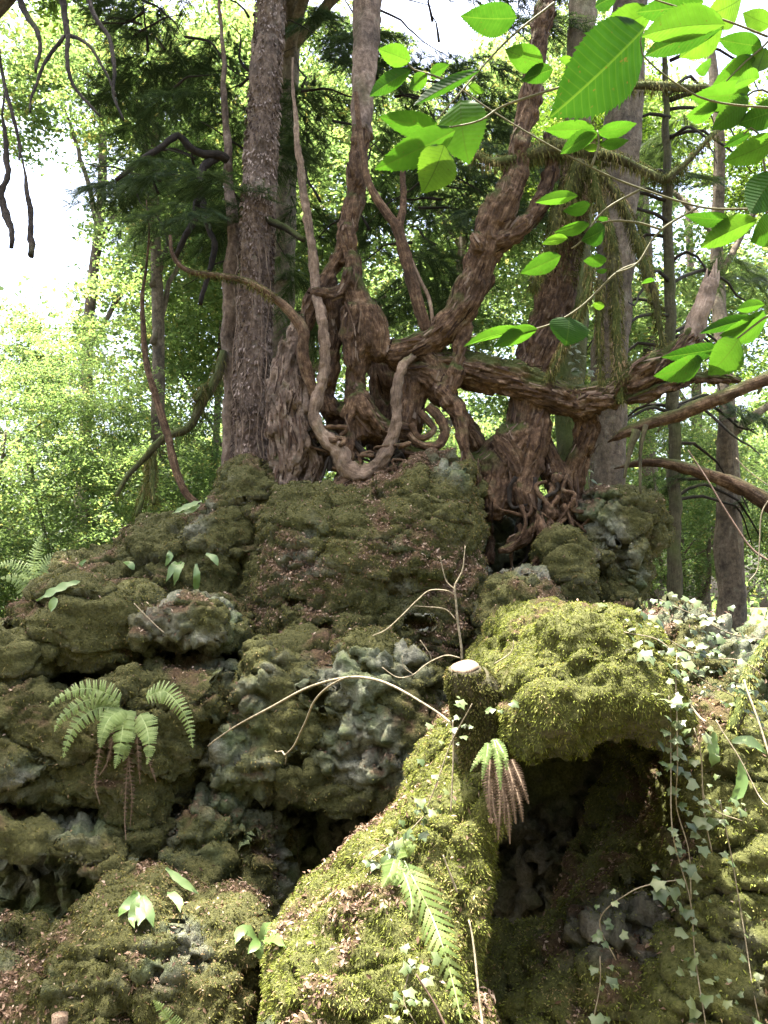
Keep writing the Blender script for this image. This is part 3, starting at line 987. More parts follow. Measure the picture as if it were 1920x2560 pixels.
def wood_sdf(name, chains, mat, parent, h=0.011, k=0.022, flakes=0, holes=(), amp=0.012, moss=0.35, seed=3, ridge=0.4):
    segs = []
    for pts, rad in chains:
        C, R = resample(pts, rad, 0.09)
        s = np.concatenate([[0], np.cumsum(np.linalg.norm(np.diff(C, axis=0), axis=1))])
        for i in range(len(C) - 1):
            segs.append((C[i], C[i + 1], R[i], R[i + 1], s[i], s[i + 1]))
    allp = np.array([s[0] for s in segs] + [s[1] for s in segs])
    mr = max(max(s[2], s[3]) for s in segs) + 0.12
    lo = allp.min(0) - mr
    hi = allp.max(0) + mr
    g = [np.arange(lo[a], hi[a] + h, h).astype(np.float32) for a in range(3)]
    D = np.full(tuple(len(q) for q in g), 0.5, np.float32)
    for A, B, ra, rb, _, _ in segs:
        m = max(ra, rb) + k + 0.07
        sl = []
        for a in range(3):
            i0 = max(0, int((min(A[a], B[a]) - m - lo[a]) / h))
            i1 = min(len(g[a]), int((max(A[a], B[a]) + m - lo[a]) / h) + 2)
            sl.append(slice(i0, i1))
        x = g[0][sl[0]][:, None, None] - A[0]
        y = g[1][sl[1]][None, :, None] - A[1]
        z = g[2][sl[2]][None, None, :] - A[2]
        e = B - A
        t = np.clip((x * e[0] + y * e[1] + z * e[2]) / (e @ e + 1e-12), 0, 1)
        d = np.sqrt((x - t * e[0]) ** 2 + (y - t * e[1]) ** 2 + (z - t * e[2]) ** 2) - (ra + (rb - ra) * t)
        sub = D[tuple(sl)]
        hh = np.clip(0.5 + 0.5 * (sub - d) / k, 0, 1)
        D[tuple(sl)] = sub * (1 - hh) + d * hh - k * hh * (1 - hh)
    for (c, r3) in holes:
        e = np.sqrt(((g[0][:, None, None] - c[0]) / r3[0]) ** 2 + ((g[1][None, :, None] - c[1]) / r3[1]) ** 2 + ((g[2][None, None, :] - c[2]) / r3[2]) ** 2) - 1
        D = np.maximum(D, -(e * min(r3)).astype(np.float32))
    I = np.nonzero(np.abs(D) < amp * 3 + 0.03)
    p = np.stack([g[a][I[a]] for a in range(3)], 1)
    D[I] += -amp * 1.4 * fbm(p * 5.0 + seed, 2)
    V, F = surface_nets(D, lo, h)
    # bark coordinates from the nearest limb
    best = np.full(len(V), 1e9)
    bark = np.zeros((len(V), 3))
    for A, B, ra, rb, s0, s1 in segs:
        e = B - A
        t = np.clip(((V - A) @ e) / (e @ e + 1e-12), 0, 1)
        w = V - A - t[:, None] * e
        d = np.linalg.norm(w, axis=1) - (ra + (rb - ra) * t)
        m = d < best
        best[m] = d[m]
        en = e / (np.linalg.norm(e) + 1e-12)
        u = np.cross(en, (0.3, 1, 0.2))
        u /= np.linalg.norm(u)
        v = np.cross(en, u)
        bark[m] = np.stack([w[m] @ u, w[m] @ v, s0 + (s1 - s0) * t[m]], 1)
    N, _ = vnormals(V, F)
    q = bark * np.array((26, 26, 3.5)) + seed
    rid = np.abs(pnoise(q)) * 1.2 + 0.5 * pnoise(q * 2.1)
    V = V + N * ((rid - 0.35) * amp * ridge * 2.0)[:, None]
    mm = np.clip(sstep(N[:, 2] + 0.5 * pnoise(V * 4.0 + seed) + 0.3 * pnoise(V * 1.7), 0.9 - moss * 1.4, 1.5 - moss * 1.4), 0, 1)
    ob = mk(name, V, F, mat, parent, {'bark': ('POINT', bark), 'moss': ('POINT', mm)})
    if flakes:
        rng = np.random.default_rng(seed + 50)
        vi = rng.choice(len(V), flakes, p=(lambda w: w / w.sum())(0.1 + np.clip(pnoise(V * 6.0 + 3), 0, 1)))
        mids = np.array([(s[0] + s[1]) / 2 for s in segs])
        dirs = np.array([(s[1] - s[0]) / (np.linalg.norm(s[1] - s[0]) + 1e-9) for s in segs])
        ni_ = np.argmin(((V[vi][:, None, :] - mids[None]) ** 2).sum(2), 1)
        ax_ = dirs[ni_] + 0.18 * rng.normal(size=(flakes, 3))
        nn = N[vi]
        ax_ -= nn * (ax_ * nn).sum(1)[:, None]
        ax_ /= np.linalg.norm(ax_, axis=1)[:, None] + 1e-9
        sd = np.cross(nn, ax_)
        L = (0.02 + 0.07 * rng.random(flakes) ** 2)[:, None]
        W = (0.003 + 0.006 * rng.random(flakes))[:, None]
        p = V[vi] + nn * 0.003
        lift = nn * (0.001 + 0.008 * rng.random(flakes) ** 2)[:, None]
        fv = np.stack([p - ax_ * L - sd * W, p - ax_ * L + sd * W * .6, p + sd * W + lift * .3, p + ax_ * L + sd * W * .5 + lift, p + ax_ * L * .8 - sd * W + lift, p - sd * W + lift * .2], 1).reshape(-1, 3)
        o = (np.arange(flakes) * 6)[:, None]
        ft = np.stack([o + np.array(t) for t in ((0, 1, 2), (0, 2, 5), (5, 2, 3), (5, 3, 4))], 1).reshape(-1, 3)
        fo = mk('bark_flakes', fv, ft, 'bark_strip', ob if parent is None else parent, {'rnd': ('FACE', np.repeat(rng.random(flakes), 4))}, smooth=False)
        fo['kind'] = 'stuff'
    return ob


def fuzz(name, pts, rad, n, parent, length=0.03, seed=0, mat=None, droop=0.8, width=0.006):
    """hanging moss along a limb"""
    V, F, A = tube(pts, rad, seg=8, step=0.05)
    Fq = F[F[:, 2] != F[:, 3]]
    tv, tf, tr = tufts(V, Fq, n, np.ones(len(V)), length, width, droop, seed)
    o = mk(name, tv, tf, mat or MOSS_DARK, parent, {'rnd': ('FACE', tr)}, smooth=False)
    o['kind'] = 'stuff'
    return o


def fpath(pl, Y, lift=0.08, y0=None):
    """leaf path over the rock: rooted on the surface, arching clear of it"""
    y0 = on_rock(*pl[0], Y, 0.0) if y0 is None else y0
    n = len(pl)
    return np.array([Q(x, y, min(on_rock(x, y, y0, 0.03, .4), y0 - lift * math.sin(min(1, 1.6 * k / (n - 1)) * 1.57))) for k, (x, y) in enumerate(pl)])


# --- the twisted yew on the boulder
YT = 6.45
yew = empty('twisted_tree', Q(900, 1210, YT))
tag(yew, 'gnarled twisted tree with looping roots on top of the tallest boulder', 'tree')
body = [
    qpath([(876, 700, 28), (896, 755, 42), (910, 810, 54), (908, 858, 50), (896, 900, 32), (890, 955, 27), (896, 1005, 38), (903, 1060, 54), (910, 1120, 62), (915, 1220, 66)], YT - .02, YT),
    qpath([(925, 780, 32), (948, 835, 30), (950, 880, 26)], YT - .08),
    qpath([(880, 780, 26), (872, 840, 22), (880, 900, 16)], YT - .1),
    qpath([(900, 990, 14), (925, 1040, 18), (955, 1075, 20)], YT - .16),
    qpath([(885, 1000, 14), (868, 1060, 16), (872, 1130, 14), (860, 1180, 12)], YT - .14),
    # upper stem with the loop below it
    qpath([(905, 330, 32), (895, 420, 29), (885, 500, 27), (872, 570, 28), (858, 625, 26), (832, 675, 24), (800, 730, 25), (775, 790, 22), (755, 850, 24)], YT + .02),
    qpath([(868, 580, 22), (880, 650, 18), (885, 710, 26)], YT - .05),
    qpath([(795, 735, 20), (835, 733, 9), (858, 715, 8), (868, 680, 8)], YT - .12),
    # grey strand behind the loop
    qpath([(822, 740, 26), (832, 830, 25), (828, 920, 22), (812, 990, 24), (850, 1060, 30)], YT + .05),
    # dark back of the hollow
    qpath([(945, 890, 40), (960, 960, 46), (962, 1040, 52), (960, 1120, 50)], YT + .36),
    qpath([(850, 1030, 30), (840, 1090, 34), (850, 1150, 36)], YT + .36),
    # right-hand side column and hub
    qpath([(950, 880, 34), (1000, 900, 34), (1030, 940, 38), (1028, 1010, 40), (1018, 1090, 34), (1030, 1170, 36)], YT, YT + .05),
    qpath([(880, 1040, 40), (950, 1070, 36), (1005, 1080, 26)], YT - .03),
    qpath([(1030, 930, 36), (1085, 945, 44), (1105, 975, 46), (1085, 910, 38), (1060, 890, 34)], YT),
    qpath([(1110, 985, 36), (1140, 1030, 24), (1155, 1085, 21), (1170, 1150, 17), (1180, 1195, 16)], YT - .1, YT - .2),
    qpath([(1120, 990, 28), (1140, 930, 24), (1152, 870, 19), (1165, 820, 18)], YT - .1, YT - .12),
    qpath([(1130, 1010, 24), (1165, 1050, 22), (1195, 1110, 20)], YT + .05, YT + .1),
    # great right limb
    qpath([(955, 885, 34), (1027, 874, 32), (1086, 843, 36), (1141, 790, 42), (1188, 705, 46), (1215, 625, 48), (1240, 560, 50), (1262, 510, 46)], YT - .02, YT - .25),
    qpath([(1255, 515, 44), (1285, 440, 33), (1305, 340, 29), (1322, 250, 29), (1345, 120, 27), (1372, -30, 27)], YT - .25, YT - .3),
    qpath([(1255, 600, 36), (1310, 560, 26), (1352, 505, 23), (1374, 440, 22), (1380, 385, 17), (1372, 340, 14)], YT - .25, YT - .2),
    qpath([(1195, 610, 20), (1185, 590, 12)], YT - .3),
    # roots over the rock
    qpath([(900, 1180, 40), (850, 1215, 24), (815, 1245, 14)], YT - .1, YT - .25),
    qpath([(930, 1190, 40), (990, 1190, 26), (1060, 1180, 16)], YT - .1, YT - .2),
    qpath([(1020, 1130, 26), (1060, 1140, 15), (1110, 1150, 12), (1160, 1165, 11)], YT - .08, YT - .15),
]
holes = [(Q(960, 962, YT - .05), (RQ(31, YT), .36, RQ(62, YT))),
         (Q(850, 690, YT - .03), (RQ(14, YT), .25, RQ(30, YT))),
         (Q(838, 1085, YT - .02), (RQ(34, YT), .34, RQ(60, YT))),
         (Q(922, 1128, YT - .1), (RQ(50, YT), .3, RQ(40, YT)))]
wood_sdf('trunk', [(p_, r_ * 0.88) for p_, r_ in body], 'yew_bark', yew, holes=holes, amp=0.022, ridge=0.6, moss=0.5, flakes=1500)
wood_sdf('dead_trunk', [
    # dead left trunk
    qpath([(742, 800, 16), (733, 870, 32), (722, 950, 48), (720, 1030, 54), (728, 1110, 46), (718, 1180, 34), (706, 1235, 26)], YT + .0, YT - .15),
    qpath([(770, 1100, 26), (790, 1160, 24), (760, 1220, 20)], YT - .05),
    qpath([(690, 1000, 22), (684, 1080, 16), (697, 1160, 14), (705, 1220, 12)], YT - .12),
], 'flaky_bark', yew, amp=0.026, ridge=0.8, moss=0.35, seed=4, flakes=500)
# pale looping root
pts, rad = qpath([(728, 120, 3), (733, 230, 5), (740, 345, 8), (752, 434, 10), (765, 520, 11), (774, 605, 11), (786, 702, 12), (803, 795, 13), (812, 880, 14), (803, 956, 14), (788, 1032, 15), (807, 1082, 17), (845, 1128, 22), (862, 1165, 26),
                  (900, 1186, 25), (942, 1168, 19), (972, 1125, 17), (985, 1070, 15), (995, 985, 13), (1006, 922, 11), (1022, 895, 10), (1042, 872, 9)], YT - .2, YT - .22)
pts[-2, 1] += 0.06
pts[-1, 1] += 0.17
pts[:7, 1] += 0.12
limb('looping_root', pts, rad, 'yew_bark_pale', yew, seg=14, step=0.02, disp=0.5, seed=5, moss=0.2, wob=0.015)
pts, rad = qpath([(425, 588, 4), (432, 638, 5.5), (468, 676, 7), (550, 690, 8), (620, 706, 9), (690, 748, 11), (738, 795, 14), (757, 830, 16), (757, 880, 17), (768, 935, 17), (787, 985, 14), (800, 1030, 12)], YT - .35, YT - .15)
limb('branch', pts, rad, 'yew_bark', yew, seg=10, step=0.025, disp=0.25, seed=6, moss=0.35)
fuzz('moss', pts[2:6], rad[2:6] * 1.1, 900, yew, 0.02, 61)
pts, rad = qpath([(1066, 830, 15), (1044, 753, 16), (1023, 681, 17), (1006, 610, 16), (989, 563, 15), (951, 510, 11), (916, 440, 10), (900, 330, 8), (889, 231, 7)], YT - .1, YT - .2)
limb('branch', pts, rad, 'yew_bark', yew, seg=10, step=0.03, disp=0.2, seed=7, moss=0.2)
pts, rad = qpath([(995, 580, 12), (1008, 510, 9), (1007, 440, 8), (1010, 380, 6)], YT - .15)
limb('branch', pts, rad, 'yew_bark', yew, seg=8, step=0.03, disp=0.2, seed=8, moss=0.2)
pts, rad = qpath([(1025, 640, 4), (1050, 700, 5), (1073, 748, 5), (1083, 815, 5)], YT - .12)
limb('branch', pts, rad, 'yew_bark_pale', yew, seg=8, seed=9)
pts, rad = qpath([(905, 340, 28), (908, 240, 30), (914, 120, 34), (922, -40, 38)], YT + .02, YT + .3)
limb('stem', pts, rad, 'flaky_bark', yew, seg=18, step=0.03, disp=0.25, seed=10, moss=0.45)
rk = random.Random(31)
for i in range(26):
    x, y = rk.uniform(800, 1050), rk.uniform(1090, 1200)
    pl = [(x, y, rk.uniform(4, 9)), (x + rk.uniform(-35, 35), y + rk.uniform(-30, 10), rk.uniform(4, 8)), (x + rk.uniform(-70, 70), y + rk.uniform(-40, 30), rk.uniform(3, 6)), (x + rk.uniform(-90, 90), y + rk.uniform(0, 50), 3)]
    pts, rad = qpath(pl, YT - rk.uniform(.1, .3), YT - rk.uniform(.05, .28))
    limb('root', pts, rad, ('yew_bark', 'dark_bark', 'yew_bark')[i % 3], yew, seg=8, step=0.02, disp=0.4, seed=900 + i, moss=0.2, wob=0.03)
for i, pl in enumerate(([(1070, 1015, 14), (1100, 1045, 14), (1112, 1085, 13), (1090, 1116, 13), (1045, 1108, 9), (1020, 1085, 9)],
                        [(1050, 1030, 10), (1085, 1075, 8), (1050, 1095, 9), (1025, 1060, 9)],
                        [(1060, 1150, 10), (1100, 1140, 11), (1130, 1160, 10), (1165, 1175, 8)],
                        [(880, 1110, 8), (900, 1150, 7), (895, 1190, 7)])):
    pts, rad = qpath(pl, YT - .12, YT - .16)
    limb('root', pts, rad, 'yew_bark', yew, seg=9, step=0.02, disp=0.3, seed=20 + i, moss=0.25)

# --- the fallen-looking horizontal limb, broken at its right end
logo = wood_sdf('fallen_limb', [
    qpath([(1075, 910, 38), (1130, 915, 44), (1199, 932, 40), (1298, 956, 40), (1397, 985, 42), (1446, 1000, 35), (1520, 990, 29), (1570, 956, 34), (1644, 916, 33), (1700, 880, 28), (1728, 855, 24)], YT + .05, YT - .35),
    qpath([(1480, 1005, 26), (1570, 998, 15), (1644, 978, 13), (1743, 945, 11), (1800, 945, 7), (1845, 952, 4)], YT - .2, YT - .35),
    qpath([(1420, 1000, 26), (1470, 1045, 22), (1456, 1112, 25), (1436, 1183, 26), (1425, 1260, 28)], YT - .12, YT + .1),
], 'yew_bark', None, amp=0.024, ridge=0.9, moss=0.55, seed=11, flakes=700)
tag(logo, 'thick rotting limb reaching right from the twisted tree, ending in a splintered stub', 'branch')
pts, rad = qpath([(1712, 875, 26), (1733, 840, 26), (1748, 790, 25), (1765, 740, 23), (1778, 700, 18)], YT - .34, YT - .35)
limb('splintered_stub', pts, rad, 'dead_wood', logo, seg=16, step=0.02, disp=0.3, seed=705, moss=0.0)
for i, (dx, hh) in enumerate(((-14, 46), (-6, 34), (2, 58), (9, 70), (15, 40))):
    pts, rad = qpath([(1776 + dx, 716, 6), (1780 + dx, 716 - hh * .6, 4.5), (1783 + dx, 716 - hh, 1)], YT - .36 + .012 * i)
    limb('splinter', pts, rad, 'dead_wood', logo, seg=6, step=0.02, disp=0.3, seed=706 + i, moss=0.0)
pts, rad = qpath([(1100, 905, 40), (1298, 950, 38), (1430, 990, 36), (1570, 950, 32), (1690, 885, 28)], YT + .02, YT - .3)
fuzz('moss', pts + np.array((0, 0, .03)), rad, 2600, logo, 0.02, 62)

# --- second hollow yew, right
YS = 6.5
yew2 = empty('hollow_tree', Q(1300, 1420, YS))
tag(yew2, 'dark hollow tree with tangled hooked roots right of the tallest boulder', 'tree')
wood_sdf('trunk', [
    qpath([(1445, 350, 36), (1440, 450, 36), (1425, 580, 38), (1400, 700, 40), (1368, 810, 48), (1340, 890, 46), (1320, 980, 44), (1312, 1050, 46), (1290, 1110, 54), (1252, 1165, 52), (1240, 1220, 44), (1235, 1265, 36)], YS + .12, YS - .1),
    qpath([(1350, 1010, 20), (1345, 1090, 26), (1330, 1160, 30), (1312, 1225, 30), (1335, 1282, 20), (1343, 1307, 17), (1318, 1340, 17), (1285, 1362, 15)], YS - .1, YS - .25),
    qpath([(1345, 1290, 14), (1354, 1350, 12), (1346, 1405, 12), (1318, 1430, 9)], YS - .28, YS - .32),
    qpath([(1355, 1110, 30), (1385, 1180, 36), (1400, 1240, 28), (1425, 1300, 16), (1440, 1400, 14)], YS, YS - .1),
    qpath([(1235, 1120, 30), (1205, 1160, 28), (1205, 1230, 24), (1222, 1320, 16), (1226, 1400, 12)], YS - .02, YS),
    qpath([(1395, 1200, 14), (1380, 1260, 10), (1395, 1300, 10), (1370, 1360, 9), (1400, 1410, 8)], YS - .2),
    qpath([(1360, 1250, 12), (1375, 1310, 8), (1345, 1340, 9)], YS - .25),
    qpath([(1260, 1120, 34), (1290, 1180, 34), (1285, 1250, 24)], YS - .12),
], 'yew_bark', yew2, amp=0.022, ridge=0.7, moss=0.35, seed=13, flakes=800)
for i in range(22):
    x, y = rk.uniform(1290, 1440), rk.uniform(1180, 1320)
    pl = [(x, y, rk.uniform(4, 8)), (x + rk.uniform(-30, 30), y + rk.uniform(10, 50), rk.uniform(4, 7)), (x + rk.uniform(-50, 40), y + rk.uniform(40, 100), rk.uniform(3, 6)), (x + rk.uniform(-60, 50), y + rk.uniform(60, 140), 2.5)]
    pts, rad = qpath(pl, YS - rk.uniform(.1, .3), YS - rk.uniform(.1, .3))
    limb('root', pts, rad, ('yew_bark', 'dark_bark', 'yew_bark')[i % 3], yew2, seg=8, step=0.02, disp=0.4, seed=930 + i, moss=0.1, wob=0.03)
for i, pl in enumerate(([(1395, 1240, 6), (1370, 1290, 5), (1400, 1330, 5), (1385, 1370, 4)],
                        [(1420, 1290, 5), (1390, 1320, 5), (1365, 1355, 5), (1340, 1370, 5)],
                        [(1410, 1260, 6), (1430, 1320, 5), (1395, 1370, 5)],
                        [(1300, 1350, 11), (1270, 1372, 13), (1248, 1376, 8)])):
    pts, rad = qpath(pl, YS - .24, YS - .3)
    limb('root', pts, rad, 'yew_bark', yew2, seg=8, step=0.02, disp=0.3, seed=40 + i, moss=0.1)
pts, rad = qpath([(1445, 360, 36), (1446, 250, 34), (1452, 100, 36), (1460, -40, 38)], YS + .12, YS + .3)
limb('stem', pts, rad, 'grey_bark', yew2, seg=16, step=0.04, disp=0.2, seed=50, moss=0.55)
pts, rad = qpath([(1448, 300, 38), (1440, 450, 40), (1420, 600, 42), (1395, 710, 42)], YS + .1, YS)
fuzz('moss', pts, rad, 5200, yew2, 0.035, 63)
# mossy boughs crossing in front of the right trunk
for i, (pl, n) in enumerate((([(1180, 378, 10), (1225, 405, 14), (1280, 400, 18), (1330, 380, 24), (1400, 370, 26), (1480, 385, 22), (1545, 395, 16), (1600, 420, 14), (1665, 455, 13)], 2600),
                        ([(1665, 452, 12), (1720, 400, 9), (1790, 330, 8)], 500),
                        ([(1520, 240, 12), (1580, 215, 13), (1660, 218, 14), (1770, 220, 13)], 900),
                        ([(1480, 420, 16), (1500, 520, 15), (1530, 620, 14), (1540, 760, 15), (1545, 900, 14), (1550, 1010, 13)], 2600),
                        ([(1500, 430, 14), (1560, 520, 13), (1600, 620, 14), (1640, 760, 12), (1655, 870, 8)], 1800),
                        ([(1480, 650, 12), (1470, 730, 11), (1440, 800, 9), (1395, 890, 8), (1370, 950, 6)], 1300),
                        ([(1500, 700, 9), (1498, 800, 8), (1500, 900, 5), (1502, 960, 3)], 700),
                        ([(1400, 500, 16), (1380, 600, 18), (1345, 680, 12), (1330, 730, 7)], 1800),
                        ([(1455, 405, 24), (1430, 470, 22), (1410, 560, 20)], 1400))):
    pts, rad = qpath(pl, YS - .35, YS - .3)
    bo = limb('bough', pts, rad * 0.8, 'mossy_bark', yew2, seg=9, step=0.04, disp=0.3, seed=70 + i, moss=0.9, wob=0.02)
    fuzz('moss', pts, rad, n, bo, 0.035, 80 + i, droop=1.1)

# --- straight trunks
def trunk_tree(name, label, pl, Y0, Y1, mat, seg=20, disp=0.2, moss=0.3, seed=0, group=None, step=0.05, crown=None):
    pts, rad = qpath(pl, Y0, Y1)
    root = empty(name, pts[0])
    tag(root, label, 'tree', group)
    rad = rad * 0.88
    limb('trunk', pts, rad, mat, root, seg=seg, step=step, disp=disp, seed=seed, moss=moss, wob=0.02)
    return root, pts, rad


ivy_t, ipts, irad = trunk_tree('bark_covered_tree', 'straight thick trunk with flaking bark and bare ivy stems, left of the twisted tree',
                               [(628, 1230, 58), (628, 1150, 54), (630, 1000, 50), (636, 800, 48), (642, 600, 47), (650, 420, 46), (662, 220, 44), (672, 80, 42), (682, -120, 42)], 7.2, 7.3, 'flaky_bark', seg=40, disp=0.22, moss=0.25, seed=90, step=0.03)
V, F, A = tube(ipts, irad, seg=20, step=0.05)
tv, tf, tr = tufts(V, F[F[:, 2] != F[:, 3]], 7000, np.ones(len(V)), 0.034, 0.018, 0.9, 91)
fl = mk('bark_flakes', tv, tf, leaf_mat('bark_flake', [(0.0, (0.05, 0.036, 0.028)), (0.5, (0.15, 0.112, 0.088)), (1.0, (0.32, 0.25, 0.20))], 0.05, .9, .1, (1, 1, 1)), ivy_t, {'rnd': ('FACE', tr)}, smooth=False)
fl['kind'] = 'stuff'
for i, (x0, x1) in enumerate(((600, 606), (612, 625), (660, 640), (655, 668), (585, 598))):
    pl = [(x0 + random.uniform(-8, 8) + (x1 - x0) * t, 1190 - random.uniform(.9, 1.1) * 560 * t, 1.9 - t) for t in np.linspace(0, 1, 9)]
    pts, rad = qpath(pl, 6.97, 7.05)
    limb('ivy_stem', pts, rad, 'yew_bark_pale', ivy_t, seg=6, step=0.03, wob=0.05, seed=95 + i)
# slimmer companion stems hugging it on the left
sl, spts, srad = trunk_tree('slender_tree', 'slender brown stem pressed against the left side of the flaking trunk',
                            [(585, 1190, 34), (583, 1050, 30), (578, 900, 26), (577, 740, 24), (583, 600, 20), (574, 480, 15), (568, 380, 12), (560, 250, 9), (556, 110, 6), (548, -40, 4)], 7.5, 7.5, 'flaky_bark', seg=16, disp=0.25, seed=97)
for i, pl in enumerate(([(570, 400, 10), (545, 385, 12), (505, 385, 11), (470, 370, 10), (440, 342, 9), (395, 375, 9), (340, 415, 8), (290, 450, 5)],
                        [(545, 390, 13), (512, 420, 11), (495, 480, 10), (480, 560, 9), (440, 640, 7)],
                        [(500, 470, 9), (520, 560, 9), (535, 620, 8), (520, 690, 7), (500, 760, 6)],
                        [(560, 880, 11), (545, 930, 12), (520, 985, 12), (480, 1060, 12), (420, 1095, 10), (360, 1150, 9), (320, 1190, 7), (290, 1240, 5)],
                        [(530, 960, 8), (505, 975, 7), (490, 1000, 6)],
                        [(380, 1130, 8), (378, 1180, 8), (385, 1260, 5)],
                        [(380, 1140, 7), (365, 1220, 7), (340, 1290, 5)],
                        [(600, 610, 8), (640, 545, 9), (690, 560, 10), (760, 600, 8)])):
    pts, rad = qpath(pl, 7.4, 7.0)
    br_ = limb('branch', pts, rad, 'mossy_bark' if i in (3, 4, 5, 6) else 'dark_bark', sl, seg=8, step=0.05, disp=0.3, seed=100 + i, moss=0.7 if i > 2 else 0.2, wob=0.03)
    if i in (3, 4, 5, 6):
        fuzz('moss', pts, rad, 500, br_, 0.05, 110 + i, droop=1.2)
rt, rpts, rrad = trunk_tree('mossy_tree', 'broad pale-barked trunk behind the splintered limb, right of centre',
                            [(1516, 1300, 54), (1518, 1150, 50), (1524, 950, 50), (1535, 750, 52), (1545, 520, 54), (1556, 350, 54), (1566, 160, 52), (1575, -100, 50)], 8.2, 8.4, 'grey_bark', seg=30, disp=0.14, moss=0.42, seed=120)
fuzz('moss', rpts[:5], rrad[:5], 2500, rt, 0.03, 121)
rt2, r2, rr2 = trunk_tree('mossy_tree', 'ivy-clad mossy trunk just left of the broad pale-barked trunk',
                          [(1440, 1290, 44), (1430, 1150, 42), (1425, 1000, 42), (1430, 850, 40), (1440, 700, 38), (1450, 520, 36)], 7.6, 7.7, 'mossy_bark', seg=20, disp=0.15, moss=0.9, seed=122)
fuzz('moss', r2, rr2, 3500, rt2, 0.03, 123)
thin, tpts, trad = trunk_tree('thin_tree', 'thin bare curved sapling leaning over the left ridge',
                              [(495, 1260, 11), (470, 1240, 11), (440, 1180, 11), (420, 1110, 11), (403, 1040, 11), (385, 970, 10), (362, 880, 9), (355, 800, 7), (362, 700, 4.5), (372, 600, 3), (366, 500, 1.5)], 6.7, 6.9, 'yew_bark', seg=10, seed=124, disp=0.2)

# ------------------------------------------------------------------ foliage
def leaf_cloud(cl, nper, rad_xy, rad_z, size, seed, up=1.2, wide=0.34):
    rng = np.random.default_rng(seed)
    n = len(cl) * nper
    c = np.repeat(cl, nper, 0)
    off = rng.normal(size=(n, 3)) * np.array((rad_xy, rad_xy, rad_z)) * 0.55
    tilt = np.repeat(rng.normal(size=(len(cl), 2)) * 0.35, nper, 0)
    off[:, 2] += off[:, 0] * tilt[:, 0] + off[:, 1] * tilt[:, 1] - 0.25 * (off[:, 0] ** 2 + off[:, 1] ** 2) / rad_xy
    p = c + off
    nn = rng.normal(size=(n, 3)) * 0.55 + np.array((0, 0, up))
    nn /= np.linalg.norm(nn, axis=1)[:, None]
    a = np.cross(nn, rng.normal(size=(n, 3)))
    a /= np.linalg.norm(a, axis=1)[:, None]
    b = np.cross(nn, a)
    L = size * (0.6 + 0.8 * rng.random(n))[:, None]
    W = L * wide
    droop = np.array((0, 0, -1)) * L * 0.25
    vv = np.stack([p - a * L * .5, p - b * W - a * L * .05, p + a * L * .5 + droop, p + b * W - a * L * .05], 1).reshape(-1, 3)
    o = (np.arange(n) * 4)[:, None]
    tr = np.stack([o + np.array((0, 1, 2)), o + np.array((0, 2, 3))], 1).reshape(-1, 3)
    r = np.clip(0.5 + 0.22 * rng.normal(size=n) + np.repeat(0.18 * rng.normal(size=len(cl)), nper), 0, 1)
    return vv, tr, np.repeat(r, 2)


def crown_mesh(name, mat, ncl, nper, size, seed, squash=0.75, spray=0.16, flat=0.3):
    """unit crown (radius 1): leaf sprays in an uneven ball with gaps"""
    rng = np.random.default_rng(seed)
    d = rng.normal(size=(ncl * 4, 3))
    d /= np.linalg.norm(d, axis=1)[:, None]
    r = rng.random(len(d)) ** 0.45
    c = d * r[:, None]
    keep = fbm(c * 2.1 + seed * 3.3, 3) > -0.08
    c = c[keep][:ncl]
    edge = 1 + 0.22 * fbm(c * 1.6 + seed, 2)
    c = c * edge[:, None] * np.array((1, 1, squash))
    vv, tr, rr = leaf_cloud(c, nper, spray, spray * flat, size, seed + 1)
    return make_mesh(name, vv, tr, mat, {'rnd': ('FACE', rr)}, smooth=False)


CROWNS = {
    'bright': [crown_mesh('bright_crown', LEAF_BRIGHT, 230, 60, 0.042, s) for s in (301, 302)],
    'mid': [crown_mesh('mid_crown', LEAF_MID, 230, 60, 0.042, s) for s in (303, 304)],
    'fine': [crown_mesh('fine_crown', LEAF_BRIGHT, 420, 60, 0.026, s, 0.8, 0.12) for s in (305,)],
}


def needle_sprays(centers, dirs, length, seed, npair=11, nlen=0.034, nw=0.006):
    rng = np.random.default_rng(seed)
    n = len(centers)
    T = dirs / np.linalg.norm(dirs, axis=1)[:, None]
    up = rng.normal(size=(n, 3)) * 0.4 + np.array((0, 0, 1))
    S = np.cross(T, up)
    S /= np.linalg.norm(S, axis=1)[:, None]
    L = length * (0.6 + 0.8 * rng.random(n))
    V, R = [], []
    down = np.array((0, 0, -1.0))
    # stem
    a = centers
    e = centers + T * L[:, None] + down * L[:, None] * 0.22
    V.append(np.stack([a - S * .006, a + S * .006, e], 1))
    R.append(np.full(n, 0.1))
    base = rng.random(n)
    for k in range(npair):
        t = (k + 0.5) / npair
        p = centers + T * (L * t)[:, None] + down * (L * 0.22 * t * t)[:, None]
        for sgn in (-1, 1):
            ln = nlen * (1.15 - 0.7 * t) * (0.7 + 0.6 * rng.random(n))[:, None]
            d = S * sgn + T * 0.7 + rng.normal(size=(n, 3)) * 0.22
            d /= np.linalg.norm(d, axis=1)[:, None]
            V.append(np.stack([p - T * nw * .5, p + T * nw * .5, p + d * ln], 1))
            R.append(np.clip(base * 0.7 + 0.3 * rng.random(n), 0, 1))
    V = np.concatenate(V).reshape(-1, 3)
    F = np.arange(len(V)).reshape(-1, 3)
    return V, F, np.concatenate(R)


